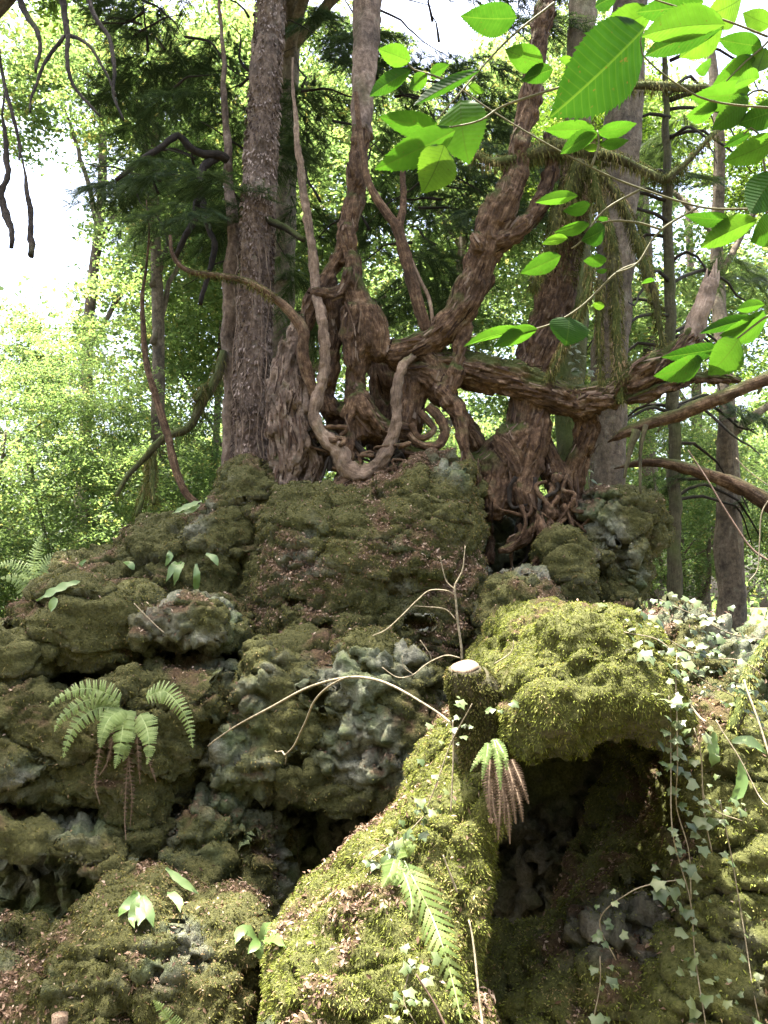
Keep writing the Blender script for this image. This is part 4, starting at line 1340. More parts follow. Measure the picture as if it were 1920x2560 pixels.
def yew_bough(name, nb, length, seed, ntw, mesh_only=True):
    """unit drooping bough along +X with flat sprays of needles"""
    rng = np.random.default_rng(seed)
    C, Dd = [], []
    for b in range(nb):
        t0 = rng.random() ** 0.7
        base = np.array((t0 * length, 0, -0.18 * length * t0 ** 2))
        s = rng.choice((-1, 1))
        az = s * rng.uniform(0.5, 1.2)
        ll = length * (0.5 - 0.3 * t0) * rng.uniform(0.6, 1.2)
        d = np.array((math.cos(az), math.sin(az), rng.uniform(-.25, .12)))
        for q in range(ntw):
            t = rng.random()
            C.append(base + d * ll * t + np.array((0, 0, -0.3 * ll * t * t)))
            z = az + rng.choice((-1, 1)) * rng.uniform(0.3, 0.9)
            Dd.append((math.cos(z), math.sin(z), -0.25 + 0.2 * rng.normal()))
    V, F, R = needle_sprays(np.array(C), np.array(Dd), 0.24, seed + 1, 11, 0.05, 0.009)
    return make_mesh(name, V, F, NEEDLE, {'rnd': ('FACE', R)}, smooth=False)


BOUGHS = [yew_bough('yew_bough', 18, 1.5, 401, 17), yew_bough('yew_bough', 16, 1.8, 402, 19)]


def add_crown(parent, mesh, loc, scale, rz=0.0, name='crown', tilt=(0, 0)):
    ob = bpy.data.objects.new(name, mesh)
    COL.objects.link(ob)
    ob.parent = parent
    ob.location = tuple(np.array(loc) - ORG[parent.name])
    ob.scale = (scale, scale, scale) if not isinstance(scale, tuple) else scale
    ob.rotation_euler = (tilt[0], tilt[1], rz)
    return ob


def boughs(parent, spots, seed):
    """spots: (x px, y px, Y, heading deg, scale) - needle boughs of a tree"""
    rr = random.Random(seed)
    for (x, y, Y, az, sc) in spots:
        add_crown(parent, BOUGHS[rr.randrange(2)], Q(x, y, Y), sc, math.radians(az), 'foliage', (rr.uniform(-.3, .3), rr.uniform(-.1, .35)))


rr = random.Random(5)
# dark needle foliage of the flaking trunk, the slender stem and the twisted tree
sp = []
for i in range(20):
    sp.append((rr.uniform(300, 640), rr.uniform(-60, 620), rr.uniform(7.2, 8.6), rr.uniform(100, 260), rr.uniform(.45, .85)))
boughs(sl, sp, 1)
sp = []
for i in range(30):
    x = rr.uniform(600, 900)
    sp.append((x, rr.uniform(-80, 700) if x < 830 else rr.uniform(-80, 420), rr.uniform(7.5, 9.0), rr.uniform(-90, 250), rr.uniform(.45, .85)))
boughs(ivy_t, sp, 2)
sp = []
for i in range(17):
    sp.append((rr.uniform(880, 1160), rr.uniform(-60, 640), rr.uniform(7.4, 8.6), rr.uniform(-80, 80), rr.uniform(.6, .9)))
boughs(yew, sp, 3)

for i in range(54):
    x0, y0 = rr.uniform(300, 1150), rr.uniform(-40, 640)
    a = rr.uniform(-2.6, -0.4) if rr.random() < .4 else rr.uniform(-.5, .9) + (3.14 if rr.random() < .5 else 0)
    L = rr.uniform(90, 260)
    pl = [(x0 + L * t * math.cos(a) + rr.gauss(0, 6), y0 + L * t * math.sin(a) + 40 * t * t + rr.gauss(0, 6), 4.2 - 3.4 * t) for t in (0, .3, .6, 1)]
    pts, rad = qpath(pl, 7.8, 7.8 + rr.uniform(-.6, .8))
    limb('twig', pts, rad, 'dark_bark', (sl, ivy_t, yew)[i % 3], seg=5, step=0.1, seed=880 + i, wob=0.06)

# background trees: each its own trunk, limbs and crowns
BT = []


def bg_tree(name, label, x, y, Y, top, r, kind, crowns, lean=0.0, mat='grey_bark', cat='tree', group=None, seed=0, stems=1):
    """x = 1920-pixel column of the foot; crowns: (dx m, dy m, height m, radius m)"""
    foot = Q(x, 1500, Y)
    foot[2] = gz(foot[0], Y) - 0.15
    root = empty(name, foot)
    tag(root, label, cat, group)
    rr = random.Random(seed + 1000)
    for s in range(stems):
        sp_ = 0 if stems == 1 else rr.uniform(-.5, .5)
        sq = 0 if stems == 1 else rr.uniform(-.4, .4)
        pts = [foot + np.array((0.15 * sp_, 0.1 * sq, 0))]
        for k in range(1, 6):
            t = k / 5
            pts.append(foot + np.array((lean * top * t + sp_ * t * 2 + rr.uniform(-.1, .1), sq * t * 2 + rr.uniform(-.1, .1), top * t)))
        limb('trunk' if stems == 1 else 'stem', pts, np.linspace(r, r * 0.45, 6) if stems == 1 else np.linspace(r, r * 0.3, 6), mat, root, seg=12, step=0.2, disp=0.15, seed=seed, moss=0.35)
    for i, (dx, dy, hz, cr) in enumerate(crowns):
        c = foot + np.array((dx, dy, hz))
        ax = foot + np.array((lean * min(hz, top), 0, min(hz * 0.72, top)))
        limb('branch', [ax, (ax + c) / 2 + np.array((0, 0, .12 * cr)), c], [r * .38, r * .25, r * .06], mat, root, seg=7, step=0.25, disp=0.1, seed=seed + i, wob=0.1)
        ms = CROWNS[kind]
        add_crown(root, ms[(seed + i) % len(ms)], c, cr, rr.uniform(0, 6.28))
    return root


bg_tree('hazel_bush', 'bright green leafy bush at the far left edge', -60, 0, 11.0, 3.5, 0.05, 'fine', [(-.4, 0, 2.0, 1.7), (1.2, .3, 3.0, 1.6), (.4, .6, 1.2, 1.4), (-.8, .4, 3.9, 1.3), (.7, .8, 4.1, 1.3)], stems=5, seed=1, cat='bush', mat='grey_bark')
bg_tree('hazel_bush', 'sunlit yellow-green bush behind the left ridge', 230, 0, 12.5, 3.8, 0.05, 'fine', [(-.5, 0, 1.7, 1.5), (.9, .2, 2.2, 1.5), (.2, .7, 3.6, 1.6)], stems=5, seed=2, cat='bush')
bg_tree('hazel_bush', 'light green bush between the ridge and the flaking trunk', 480, 0, 14.0, 3.5, 0.05, 'fine', [(-.6, 0, 1.9, 1.6), (.8, .4, 2.6, 1.6), (0, .5, 4.0, 1.6)], stems=5, seed=3, cat='bush')
bg_tree('ash_tree', 'grey leaning trunk far left with loose bright crown', 180, 0, 17.0, 13.0, 0.16, 'bright', [(1.9, 1, 10.2, 2.3), (-1.0, .5, 13.2, 2.3), (3.2, 0, 13, 2.4)], lean=0.02, seed=4)
bg_tree('ash_tree', 'straight pale trunk standing left of the flaking trunk', 395, 0, 12.5, 9.0, 0.13, 'bright', [(.3, .6, 7.2, 1.6), (.5, 1.2, 8.4, 1.8), (-.5, 0, 9.2, 1.5)], lean=-0.025, seed=5)
bg_tree('ash_tree', 'slim trunk between flaking trunk and left ridge', 520, 0, 15.0, 8.0, 0.09, 'bright', [(-1, 0, 6.2, 1.8), (1, 0, 8.6, 2.2)], lean=0.03, seed=6)
bg_tree('beech_tree', 'tall tree with bright crown behind the twisted tree', 760, 0, 19.0, 14.0, 0.2, 'bright', [(-2, 0, 8.5, 2.8), (2.6, 1, 9.5, 2.9), (0, 1, 13, 3.0), (4.6, 0, 12.5, 2.6)], seed=7)
bg_tree('beech_tree', 'pale leaning trunk seen through the gap right of the twisted tree', 1060, 0, 15.0, 9.5, 0.15, 'bright', [(1.8, .5, 8.4, 2.0), (-.8, 1, 10.0, 2.0), (2.8, 0, 10.4, 1.8)], lean=0.09, seed=8)
bg_tree('hazel_bush', 'leafy green bush low behind the twisted tree', 1030, 0, 12.5, 3.2, 0.05, 'fine', [(-.8, 0, 1.6, 1.5), (.9, .3, 1.9, 1.5), (0, .8, 3.0, 1.5)], stems=5, seed=9, cat='bush')
bg_tree('hazel_bush', 'leafy green bush low between the two mossy trunks and the right boulder', 1700, 0, 13.5, 3.2, 0.05, 'fine', [(-.9, 0, 1.5, 1.5), (.9, .3, 2.2, 1.6), (0, .6, 3.6, 1.6), (2.3, .5, 2.2, 1.5)], stems=5, seed=10, cat='bush')
bg_tree('ash_tree', 'tall tree behind the broad pale-barked trunk', 1640, 0, 20.0, 14.0, 0.2, 'bright', [(-2, 0, 8.0, 2.8), (2.4, 1, 9.5, 2.8), (0, 1, 13, 2.8)], seed=11)
bg_tree('spruce_tree', 'grey upright trunk near the right edge, behind the leaves', 1840, 0, 12.0, 9.0, 0.14, 'mid', [(1.6, .6, 7.4, 1.5), (-1.2, 1.4, 8.0, 1.4)], seed=12)
bg_tree('spruce_tree', 'dark thick trunk low at the right edge', 1815, 0, 9.5, 2.6, 0.16, 'mid', [(1.4, .6, 3.0, .9)], seed=13, mat='grey_bark')
bg_tree('ash_tree', 'far tree closing the view in the middle', 900, 0, 27.0, 16.0, 0.22, 'bright', [(-3.4, 0, 5.5, 3.4), (1.5, 0, 6.5, 3.4), (4.8, 1, 6.0, 3.4), (-1.5, 1, 11, 3.4), (3.5, 1, 12, 3.4)], seed=14)
bg_tree('ash_tree', 'far tree closing the view at the left', 60, 0, 25.0, 6.5, 0.22, 'bright', [(-3, 0, 4.5, 3.0), (2.2, 0, 5.0, 3.2), (6, 1, 5.5, 3.2), (-5.5, 0, 6.0, 3.0), (-.3, .5, 9.6, 2.3), (-4, 0, 9.6, 2.5)], seed=15)
bg_tree('ash_tree', 'far tree closing the view at the right', 1760, 0, 26.0, 14.0, 0.22, 'bright', [(-4, 0, 5.5, 3.4), (.5, 0, 5.0, 3.4), (4, 1, 6.5, 3.4), (-2, 1, 10, 3.2)], seed=16)

# far wood beyond: nobody could count its leaves
rng = np.random.default_rng(900)
n = 1500
fx = rng.uniform(-30, 30, n)
fy = rng.uniform(32, 48, n)
fz = rng.random(n) ** 1.1 * 15
keep = fbm(np.stack([fx, fy, fz], 1) * 0.25, 2) > -0.25 + 0.03 * fz
cl = np.stack([fx, fy, fz], 1)[keep]
vv, tr, r_ = leaf_cloud(cl, 45, 1.5, 1.1, 0.30, 901, up=0.5, wide=0.4)
fw = mk('far_wood', vv, tr, LEAF_BRIGHT, attrs={'rnd': ('FACE', r_)}, smooth=False)
tag(fw, 'mass of light green foliage far behind all the trees', 'wood', kind='stuff')

# crowns of the trees overhead that shade the outcrop
bg_tree('canopy_tree', 'tall tree whose boughs hang in from the top left corner', -180, 0, 8.5, 9.0, 0.2, 'mid', [(1.2, .2, 9.0, 1.6), (3.2, -.6, 9.6, 2.0), (.8, -3.2, 9.0, 1.35), (2.0, -1.6, 9.2, 1.6), (3.4, -1.9, 9.3, 1.2)], seed=21)
bg_tree('canopy_tree', 'tall tree behind whose crown closes over the middle', 700, 0, 10.0, 11.0, 0.2, 'mid', [(-1.4, -1.2, 9.8, 2.0), (1.2, -1.6, 9.6, 2.1), (3.6, -1.4, 9.8, 2.1), (1.0, .6, 11.0, 2.0)], seed=22)

# drooping dark dead branches, top left
hang = empty('hanging_branch', Q(150, -150, 5.6))
tag(hang, 'dark drooping bare branches hanging in at the top left corner', 'branch')
for i, pl in enumerate(([(150, -60, 10), (160, 30, 9), (165, 90, 8), (165, 140, 6), (180, 190, 5), (205, 240, 4), (250, 290, 3)],
                        [(165, 85, 7), (200, 105, 5), (240, 150, 4), (290, 240, 3)],
                        [(160, 90, 6), (120, 150, 5), (90, 210, 4), (75, 280, 3)],
                        [(215, -40, 7), (240, 40, 6), (275, 90, 6), (285, 170, 5), (290, 230, 4), (310, 300, 3)],
                        [(-12, -70, 5), (-6, 60, 5), (0, 160, 5), (12, 230, 5), (30, 300, 5), (45, 370, 4), (48, 400, 3)],
                        [(12, 230, 3), (6, 290, 3), (8, 330, 6), (10, 390, 8), (22, 430, 7), (12, 480, 9), (15, 540, 10), (25, 580, 8), (28, 620, 5)],
                        [(45, 360, 2.5), (52, 395, 2.5), (60, 430, 4), (72, 480, 6), (78, 540, 8), (76, 600, 9), (78, 640, 9)],
                        [(40, -40, 9), (75, 50, 8), (95, 100, 6), (90, 180, 4)])):
    pts, rad = qpath(pl, 5.6, 5.3)
    limb('branch', pts, rad, 'dark_bark', hang, seg=7, step=0.03, disp=0.4, seed=130 + i, wob=0.03)

# right-hand bare mossy branches
rb = empty('dead_branch', Q(1930, 941, 5.9))
tag(rb, 'long straight mossy dead branch slanting in from the right edge', 'branch')
pts, rad = qpath([(1975, 925, 18), (1792, 995, 18), (1693, 1035, 18), (1620, 1062, 16), (1560, 1082, 12), (1538, 1094, 7), (1520, 1106, 2)], 5.9, 6.4)
limb('limb', pts, rad, 'yew_bark', rb, seg=12, step=0.03, disp=0.25, seed=140, moss=0.5, wob=0.02)
for i, pl in enumerate(([(1590, 1075, 12), (1575, 1130, 8), (1560, 1195, 3)], [(1615, 1062, 7), (1602, 1120, 5), (1600, 1200, 4), (1602, 1235, 2)], [(1665, 1040, 6), (1645, 1080, 3)], [(1905, 960, 6), (1895, 985, 3)])):
    pts, rad = qpath(pl, 6.1)
    limb('side_twig', pts, rad, 'mossy_bark', rb, seg=7, step=0.03, disp=0.3, seed=145 + i, moss=.6)
rc = empty('dead_branch', Q(1950, 1270, 7.0))
tag(rc, 'curved brown branch arching down to the right edge below the slanting one', 'branch')
pts, rad = qpath([(1990, 1300, 24), (1920, 1257, 22), (1841, 1213, 18), (1767, 1188, 17), (1668, 1163, 14), (1600, 1157, 10), (1560, 1165, 5), (1535, 1172, 1.5)], 7.0, 7.4)
limb('limb', pts, rad, 'yew_bark', rc, seg=12, step=0.04, disp=0.25, seed=150, moss=0.45, wob=0.02)
# --- conifer with bare drooping side branches behind at the right
spr = empty('conifer', Q(1690, 1500, 9.0))
tag(spr, 'thin dark conifer with many bare drooping side branches at the right', 'tree')
pts, rad = qpath([(1690, 1520, 18), (1685, 1200, 16), (1680, 900, 15), (1672, 650, 14), (1668, 470, 12), (1665, 300, 9), (1660, 80, 7)], 9.0)
limb('trunk', pts, rad, 'mossy_bark', spr, seg=10, step=0.1, disp=0.2, seed=155, moss=0.6, wob=0.03)
for i in range(34):
    y = rr.uniform(150, 1350)
    sgn = rr.choice((-1, 1))
    x0 = 1675
    L = rr.uniform(100, 260)
    pl = [(x0, y, 5.5), (x0 + sgn * L * .4, y - rr.uniform(0, 40), 4.5), (x0 + sgn * L * .8, y + rr.uniform(0, 50), 3), (x0 + sgn * L, y + rr.uniform(30, 120), 1.5)]
    pts, rad = qpath(pl, 9.0, 9.0 + rr.uniform(-1.2, 1.2))
    limb('side_branch', pts, rad, 'dark_bark', spr, seg=5, step=0.12, seed=160 + i, wob=0.06)
sp = [(rr.uniform(1600, 1900), rr.uniform(120, 1350), rr.uniform(8.8, 10.5), rr.uniform(0, 360), rr.uniform(.5, .9)) for i in range(18)]
boughs(spr, sp, 5)

# ------------------------------------------------------------------ ferns
def strip_tris(parts):
    V, F, R, o = [], [], [], 0
    for v, f, r in parts:
        V.append(v)
        F.append(np.asarray(f) + o)
        R.append(np.full(len(f), r) if np.isscalar(r) else r)
        o += len(v)
    return np.vstack(V), np.vstack(F), np.concatenate(R)


def frond(pts, plen, npin, mat, parent, seed, face=(0, -1, 0.4), width=0.012, sub=6, name='frond', ang=0.25, droop=0.25):
    """a feather-shaped fern leaf: rachis with toothed leaflets on both sides"""
    rng = np.random.default_rng(seed)
    C, _ = resample(pts, np.ones(len(pts)), 0.01)
    n = len(C)
    s = np.linspace(0, n - 1.001, npin + 2)[1:]
    T = np.gradient(C, axis=0)
    T /= np.linalg.norm(T, axis=1)[:, None]
    up = np.array(face, float)
    up /= np.linalg.norm(up)
    parts = []
    w = 0.0022
    S = np.cross(T, up)
    S /= np.linalg.norm(S, axis=1)[:, None]
    for i in range(0, n - 2, 3):
        j = min(i + 3, n - 1)
        parts.append((np.array([C[i] - S[i] * w, C[i] + S[i] * w, C[j] + S[j] * w, C[j] - S[j] * w]) + up * .001, [(0, 1, 2), (0, 2, 3)], 0.9))
    for k, q in enumerate(s):
        i = int(q)
        t = q / n
        prof = (0.55 + 0.45 * min(1, t / 0.2)) * (1 - max(0, t - 0.25) / 0.78) ** 0.85
        L = plen * max(prof, 0.06) * rng.uniform(0.9, 1.08)
        for sg in (-1, 1):
            d = S[i] * sg + T[i] * ang + up * rng.uniform(-.1, .15)
            d /= np.linalg.norm(d)
            e = np.cross(d, up)
            e /= np.linalg.norm(e)
            m = max(3, int(sub * prof + 1))
            r0 = rng.uniform(0.2, 0.9)
            for u in range(m):
                a, b = u / m, (u + 1) / m
                wa = width * (1 - 0.75 * a) * (0.6 if L < plen * .25 else 1)
                pa = C[i] + d * L * a - up * droop * L * a * a
                pb = C[i] + d * L * b - up * droop * L * b * b
                pm = pa + (pb - pa) * 0.75
                wb = width * (1 - 0.75 * b) * (0.5 if b > .99 else 0.72)
                parts.append((np.array([pa, pb, pb + e * wb, pm + e * wa * .95, pb - e * wb, pm - e * wa * .95, pa + e * wa * .7, pa - e * wa * .7]), [(0, 1, 2), (0, 2, 3), (0, 3, 6), (0, 4, 1), (0, 5, 4), (0, 7, 5)], r0 + rng.uniform(-.1, .1)))
    V, F, R = strip_tris(parts)
    return mk(name, V, F, mat, parent, {'rnd': ('FACE', np.clip(R, 0, 1))}, smooth=False)


YF = 4.78
fern = empty('shield_fern', Q(305, 1760, YF + .1))
tag(fern, 'large pale green fern spilling over the mossy ledge at the left', 'fern')
for i, pl in enumerate(([(300, 1755), (255, 1728), (200, 1722), (150, 1745), (122, 1768)],
                        [(300, 1765), (240, 1745), (190, 1765), (150, 1800), (136, 1830)],
                        [(300, 1770), (245, 1770), (200, 1800), (170, 1850), (158, 1895)],
                        [(312, 1775), (308, 1810), (303, 1850), (295, 1890), (287, 1922)],
                        [(325, 1775), (322, 1810), (318, 1850), (312, 1885), (307, 1905)],
                        [(350, 1785), (365, 1815), (372, 1850), (372, 1890), (367, 1912)],
                        [(305, 1775), (275, 1795), (258, 1830), (250, 1870)],
                        [(365, 1742), (410, 1728), (445, 1760), (472, 1810), (482, 1870)])):
    frond(fpath(pl, YF, .16), 0.066, 26, FERN, fern, 500 + i, width=0.0085)
for i, pl in enumerate(([(320, 1800), (322, 1900), (330, 1990), (325, 2070)], [(340, 1790), (345, 1880), (350, 1960)], [(330, 1810), (318, 1920), (312, 2040), (315, 2100)], [(355, 1800), (372, 1900), (390, 1955)], [(260, 1800), (250, 1870), (238, 1960), (250, 2010)], [(290, 1800), (270, 1900), (248, 1940)])):
    frond(fpath(pl, YF, .06), 0.026, 24, FERN_DEAD, fern, 520 + i, width=0.006, name='dead_frond', droop=0.8)

YN = 3.12
fern2 = empty('hanging_fern', Q(1010, 2150, YN + .1))
tag(fern2, 'glossy green fern hanging down the sunlit slope in the foreground', 'fern')
for i, pl in enumerate(([(1010, 2150), (1040, 2210), (1075, 2280), (1105, 2360), (1125, 2430), (1140, 2490), (1155, 2560)],
                        [(1000, 2160), (1020, 2210), (1030, 2260), (1025, 2300)],
                        [(985, 2150), (975, 2180), (955, 2220)],
                        [(1020, 2140), (1015, 2120), (1025, 2100)],
                        [(1000, 2150), (990, 2190), (985, 2215)])):
    frond(fpath(pl, YN, .1), 0.115 if i == 0 else 0.05, 18 if i == 0 else 12, FERN, fern2, 540 + i, width=0.011 if i == 0 else 0.008, sub=10, ang=0.7 if i else 1.1, droop=0.3)
pts = np.array([Q(x, y, YN - .2) for (x, y) in [(1130, 2440), (1150, 2500), (1165, 2565)]])
fern3 = empty('hanging_fern', Q(1230, 1850, 3.42))
tag(fern3, 'small fern with green and dead brown fronds below the cut stump', 'fern')
for i, pl in enumerate(([(1235, 1850), (1245, 1890), (1250, 1940), (1252, 1980)], [(1220, 1860), (1215, 1900), (1205, 1950)], [(1240, 1850), (1262, 1890), (1268, 1930)], [(1225, 1870), (1195, 1900), (1175, 1930)])):
    frond(fpath(pl, 3.5, .07, 3.42), 0.022, 20, FERN, fern3, 560 + i, width=0.007)
for i, pl in enumerate(([(1240, 1930), (1250, 2000), (1248, 2060), (1245, 2100)], [(1262, 1920), (1280, 1990), (1290, 2060)], [(1255, 1940), (1270, 2020), (1275, 2110)], [(1280, 1900), (1305, 1960), (1322, 2010)], [(1230, 1950), (1235, 2030), (1250, 2080)], [(1225, 1900), (1222, 1980), (1228, 2050)], [(1265, 1900), (1282, 1960), (1284, 2030)], [(1240, 1900), (1258, 1980), (1262, 2060)], [(1275, 1930), (1298, 2000), (1308, 2060)])):
    frond(fpath(pl, 3.45, .08, 3.44), 0.028, 22, FERN_DEAD, fern3, 570 + i, width=0.005, name='dead_frond', droop=0.9)
fern4 = empty('shield_fern', Q(455, 2600, 3.9))
tag(fern4, 'single small fern frond poking up at the bottom edge', 'fern')
frond(np.array([Q(460, 2600, 3.9), Q(430, 2560, 3.88), Q(405, 2525, 3.86), Q(382, 2500, 3.84)]), 0.045, 16, FERN, fern4, 580, width=0.006)
fern5 = empty('shield_fern', Q(100, 1480, 7.2))
tag(fern5, 'shadowy arching fern behind the left ridge at the edge', 'fern')
for i, pl in enumerate(([(100, 1480), (110, 1420), (140, 1390), (175, 1400)], [(90, 1480), (60, 1430), (20, 1410), (-20, 1420)], [(95, 1480), (85, 1410), (95, 1360), (110, 1330)], [(90, 1490), (50, 1450), (0, 1445)], [(105, 1480), (140, 1440), (180, 1440)])):
    pts = np.array([Q(x, y, 7.2 - .05 * k) for k, (x, y) in enumerate(pl)])
    frond(pts, 0.10, 22, FERN, fern5, 590 + i, width=0.009)


def strap(pts, width, parent, seed, mat, name='frond'):
    """undivided strap leaf with a wavy edge"""
    rng = np.random.default_rng(seed)
    C, _ = resample(pts, np.ones(len(pts)), 0.02)
    n = len(C)
    T = np.gradient(C, axis=0)
    T /= np.linalg.norm(T, axis=1)[:, None]
    up = np.array((0.1, -0.8, 0.6))
    S = np.cross(T, up)
    S /= np.linalg.norm(S, axis=1)[:, None]
    N = np.cross(S, T)
    t = np.linspace(0, 1, n)
    w = width * (0.35 + 0.65 * sstep(t, 0, .35)) * (1 - sstep(t, .65, 1.0) * 0.93)
    wav = np.sin(t * 22 + seed)[:, None] * N * width * 0.35
    V = np.concatenate([C, C + S * w[:, None] + wav + N * .15 * width, C - S * w[:, None] - wav + N * .15 * width])
    i = np.arange(n - 1)
    F = np.concatenate([np.stack([i, i + n, i + n + 1, i + 1], 1), np.stack([i, i + 1, i + 1 + 2 * n, i + 2 * n], 1)])
    return mk(name, V, F, mat, parent, {'rnd': ('FACE', np.full(len(F), rng.random()))})


HT = [
    ('hart_tongue_fern', 'glossy strap-leaved fern on the leaf-covered rock at the lower left', 3.98, 0.018,
     [[(345, 2238), (330, 2248), (312, 2270), (295, 2293)], [(348, 2240), (338, 2262), (332, 2292), (335, 2320)], [(352, 2240), (350, 2265), (352, 2295), (345, 2315)], [(358, 2240), (368, 2262), (376, 2290), (384, 2318)], [(345, 2230), (337, 2240), (333, 2225)]]),
    ('hart_tongue_fern', 'strap-leaved fern at the foot of the pitted pillar by the cave mouth', 4.05, 0.02,
     [[(640, 2350), (620, 2325), (600, 2330), (588, 2362)], [(650, 2350), (665, 2320), (690, 2322), (712, 2345)], [(648, 2352), (640, 2360), (620, 2385)], [(652, 2355), (650, 2375), (652, 2400)], [(660, 2350), (690, 2350), (715, 2370)]]),
    ('hart_tongue_fern', 'two drooping strap leaves hanging from the slit left of the pillar', 4.68, 0.016,
     [[(415, 2170), (432, 2185), (450, 2200), (498, 2236)], [(418, 2235), (432, 2238), (448, 2255), (450, 2280)]]),
    ('hart_tongue_fern', 'strap-leaved fern with long drooping leaves high on the left ridge', 5.85, 0.02,
     [[(455, 1407), (435, 1412), (425, 1435), (415, 1455)], [(460, 1407), (445, 1425), (440, 1445), (435, 1465)], [(490, 1410), (492, 1440), (490, 1470), (482, 1485)], [(420, 1380), (425, 1390), (415, 1415)], [(515, 1385), (535, 1395), (545, 1415)]]),
    ('hart_tongue_fern', 'pale flat strap leaves at the left end of the ridge', 5.75, 0.022,
     [[(200, 1455), (170, 1462), (130, 1480), (92, 1503)], [(215, 1400), (200, 1415), (205, 1440), (225, 1450)], [(140, 1495), (132, 1510), (128, 1530)], [(310, 1405), (325, 1410), (335, 1425)]]),
    ('hart_tongue_fern', 'light strap leaf lying on the ridge below the thin sapling', 6.05, 0.02,
     [[(505, 1253), (480, 1262), (455, 1272), (430, 1285)], [(500, 1262), (480, 1275), (450, 1283)]]),
    ('hart_tongue_fern', 'long curled strap leaves on the bank at the right edge', 3.5, 0.02,
     [[(1830, 1855), (1860, 1850), (1890, 1862), (1915, 1885)], [(1785, 1830), (1782, 1870), (1786, 1900), (1778, 1915)], [(1850, 1900), (1855, 1950), (1845, 1985), (1820, 2005)]]),
]
for i, (nm, lb, Y, w, lv) in enumerate(HT):
    r0 = empty(nm, Q(*lv[0][0], Y))
    tag(r0, lb, 'fern', 'strap-leaved ferns')
    for j, pl in enumerate(lv):
        strap(fpath(pl, Y, .05), w * 1.15, r0, 600 + i * 10 + j, TONGUE)


# ------------------------------------------------------------------ ivy
def ivy_mesh(seed):
    rng = np.random.default_rng(seed)
    ang = np.radians([-90, -150, -178, 150, 128, 90, 52, 30, -2, -30])
    r = np.array([.18, .72, .62, .85, .62, 1.0, .62, .85, .62, .72]) * rng.uniform(.9, 1.1, 10)
    V = [(0, 0.1, 0.06)] + [(math.cos(a) * q * .62, math.sin(a) * q * .6 + .1, -0.12 * q * q + rng.uniform(-.04, .04)) for a, q in zip(ang, r)]
    n = 10
    F = np.array([(0, 1 + k, 1 + (k + 1) % n) for k in range(n)])
    F = F[:, ::-1]
    return make_mesh('ivy_leaf', np.array(V), F, IVY, {'rnd': ('FACE', np.full(n, rng.random()))}, smooth=False)


IVYM = [ivy_mesh(s) for s in range(6)]


def ivy(label, stems, leaves, Y, size=0.05, seed=0, stem_r=1.5):
    """stems: pixel paths; leaves: (x, y[, scale])"""
    rg = random.Random(seed)
    r0 = empty('ivy', Q(stems[0][0][0], stems[0][0][1], Y))
    tag(r0, label, 'ivy', 'trailing ivy')
    for i, st in enumerate(stems):
        pts, rad = qpath([(x, y, stem_r, min(on_rock(x, y, Y, .012, .5), Y + .1)) for x, y in st], Y)
        limb('stem', pts, rad, 'twig_pale', r0, seg=6, step=0.02, wob=0.012, seed=seed + i)
    for lf in leaves:
        x, y = lf[0], lf[1]
        sc = size * (lf[2] if len(lf) > 2 else 1) * rg.choice((.5, .65, .8, .95, 1.25))
        ob = bpy.data.objects.new('leaf', rg.choice(IVYM))
        COL.objects.link(ob)
        ob.parent = r0
        ob.location = tuple(Q(x, y, min(on_rock(x, y, Y, .03, .5), Y + .1) - rg.uniform(.0, .03)) - ORG[r0.name])
        ob.scale = (sc, sc, sc)
        # blades tilt up to the light and face outwards
        nrm = Vector((rg.gauss(0, .4), -0.55 + rg.gauss(0, .25), 0.75)).normalized()
        q = nrm.to_track_quat('Z', 'Y')
        q = q @ Euler((0, 0, math.radians(180) + rg.gauss(0, .7))).to_quaternion()
        ob.rotation_mode = 'QUATERNION'
        ob.rotation_quaternion = q
    return r0


def along(st, n, jit, rg):
    out = []
    for k in range(n):
        t = rg.random() * (len(st) - 1)
        i = min(int(t), len(st) - 2)
        u = t - i
        out.append((st[i][0] + (st[i + 1][0] - st[i][0]) * u + rg.gauss(0, jit), st[i][1] + (st[i + 1][1] - st[i][1]) * u + rg.gauss(0, jit * .8)))
    return out


rg = random.Random(77)
s1 = [(1672, 1740), (1676, 1850), (1680, 1960), (1683, 2080), (1700, 2160), (1725, 2260), (1738, 2380), (1752, 2470), (1765, 2570)]
s2 = [(1692, 1640), (1690, 1760), (1688, 1900), (1690, 2010), (1720, 2120), (1728, 2250)]
s3 = [(1735, 1820), (1750, 1880), (1755, 1960), (1765, 2000), (1800, 2030), (1855, 2052)]
ivy('long ivy curtain hanging down in front of the dark hollow', [s1, s2], along(s1, 46, 26, rg) + along(s2, 28, 24, rg), 3.36, seed=1)
ivy('ivy trail climbing the bank right of the dark hollow', [s3, [(1755, 1960), (1765, 2060), (1780, 2130)]], along(s3, 26, 34, rg), 3.34, seed=2)
s4 = [(1560, 1580), (1640, 1600), (1700, 1650), (1760, 1700), (1830, 1740), (1900, 1780)]
s5 = [(1600, 1540), (1680, 1600), (1760, 1640), (1840, 1650), (1915, 1690)]
ivy('ivy mat at the right of the bright moss dome', [s4, s5], along(s4, 44, 36, rg) + along(s5, 40, 42, rg), 3.72, 0.05, seed=3)
s6 = [(1650, 1500), (1740, 1540), (1820, 1580), (1915, 1600)]
ivy('ivy creeping over the leafy bank at the upper right', [s6], along(s6, 40, 40, rg), 4.25, 0.055, seed=4)
s7 = [(1540, 2400), (1500, 2300), (1570, 2230), (1640, 2205), (1700, 2200)]
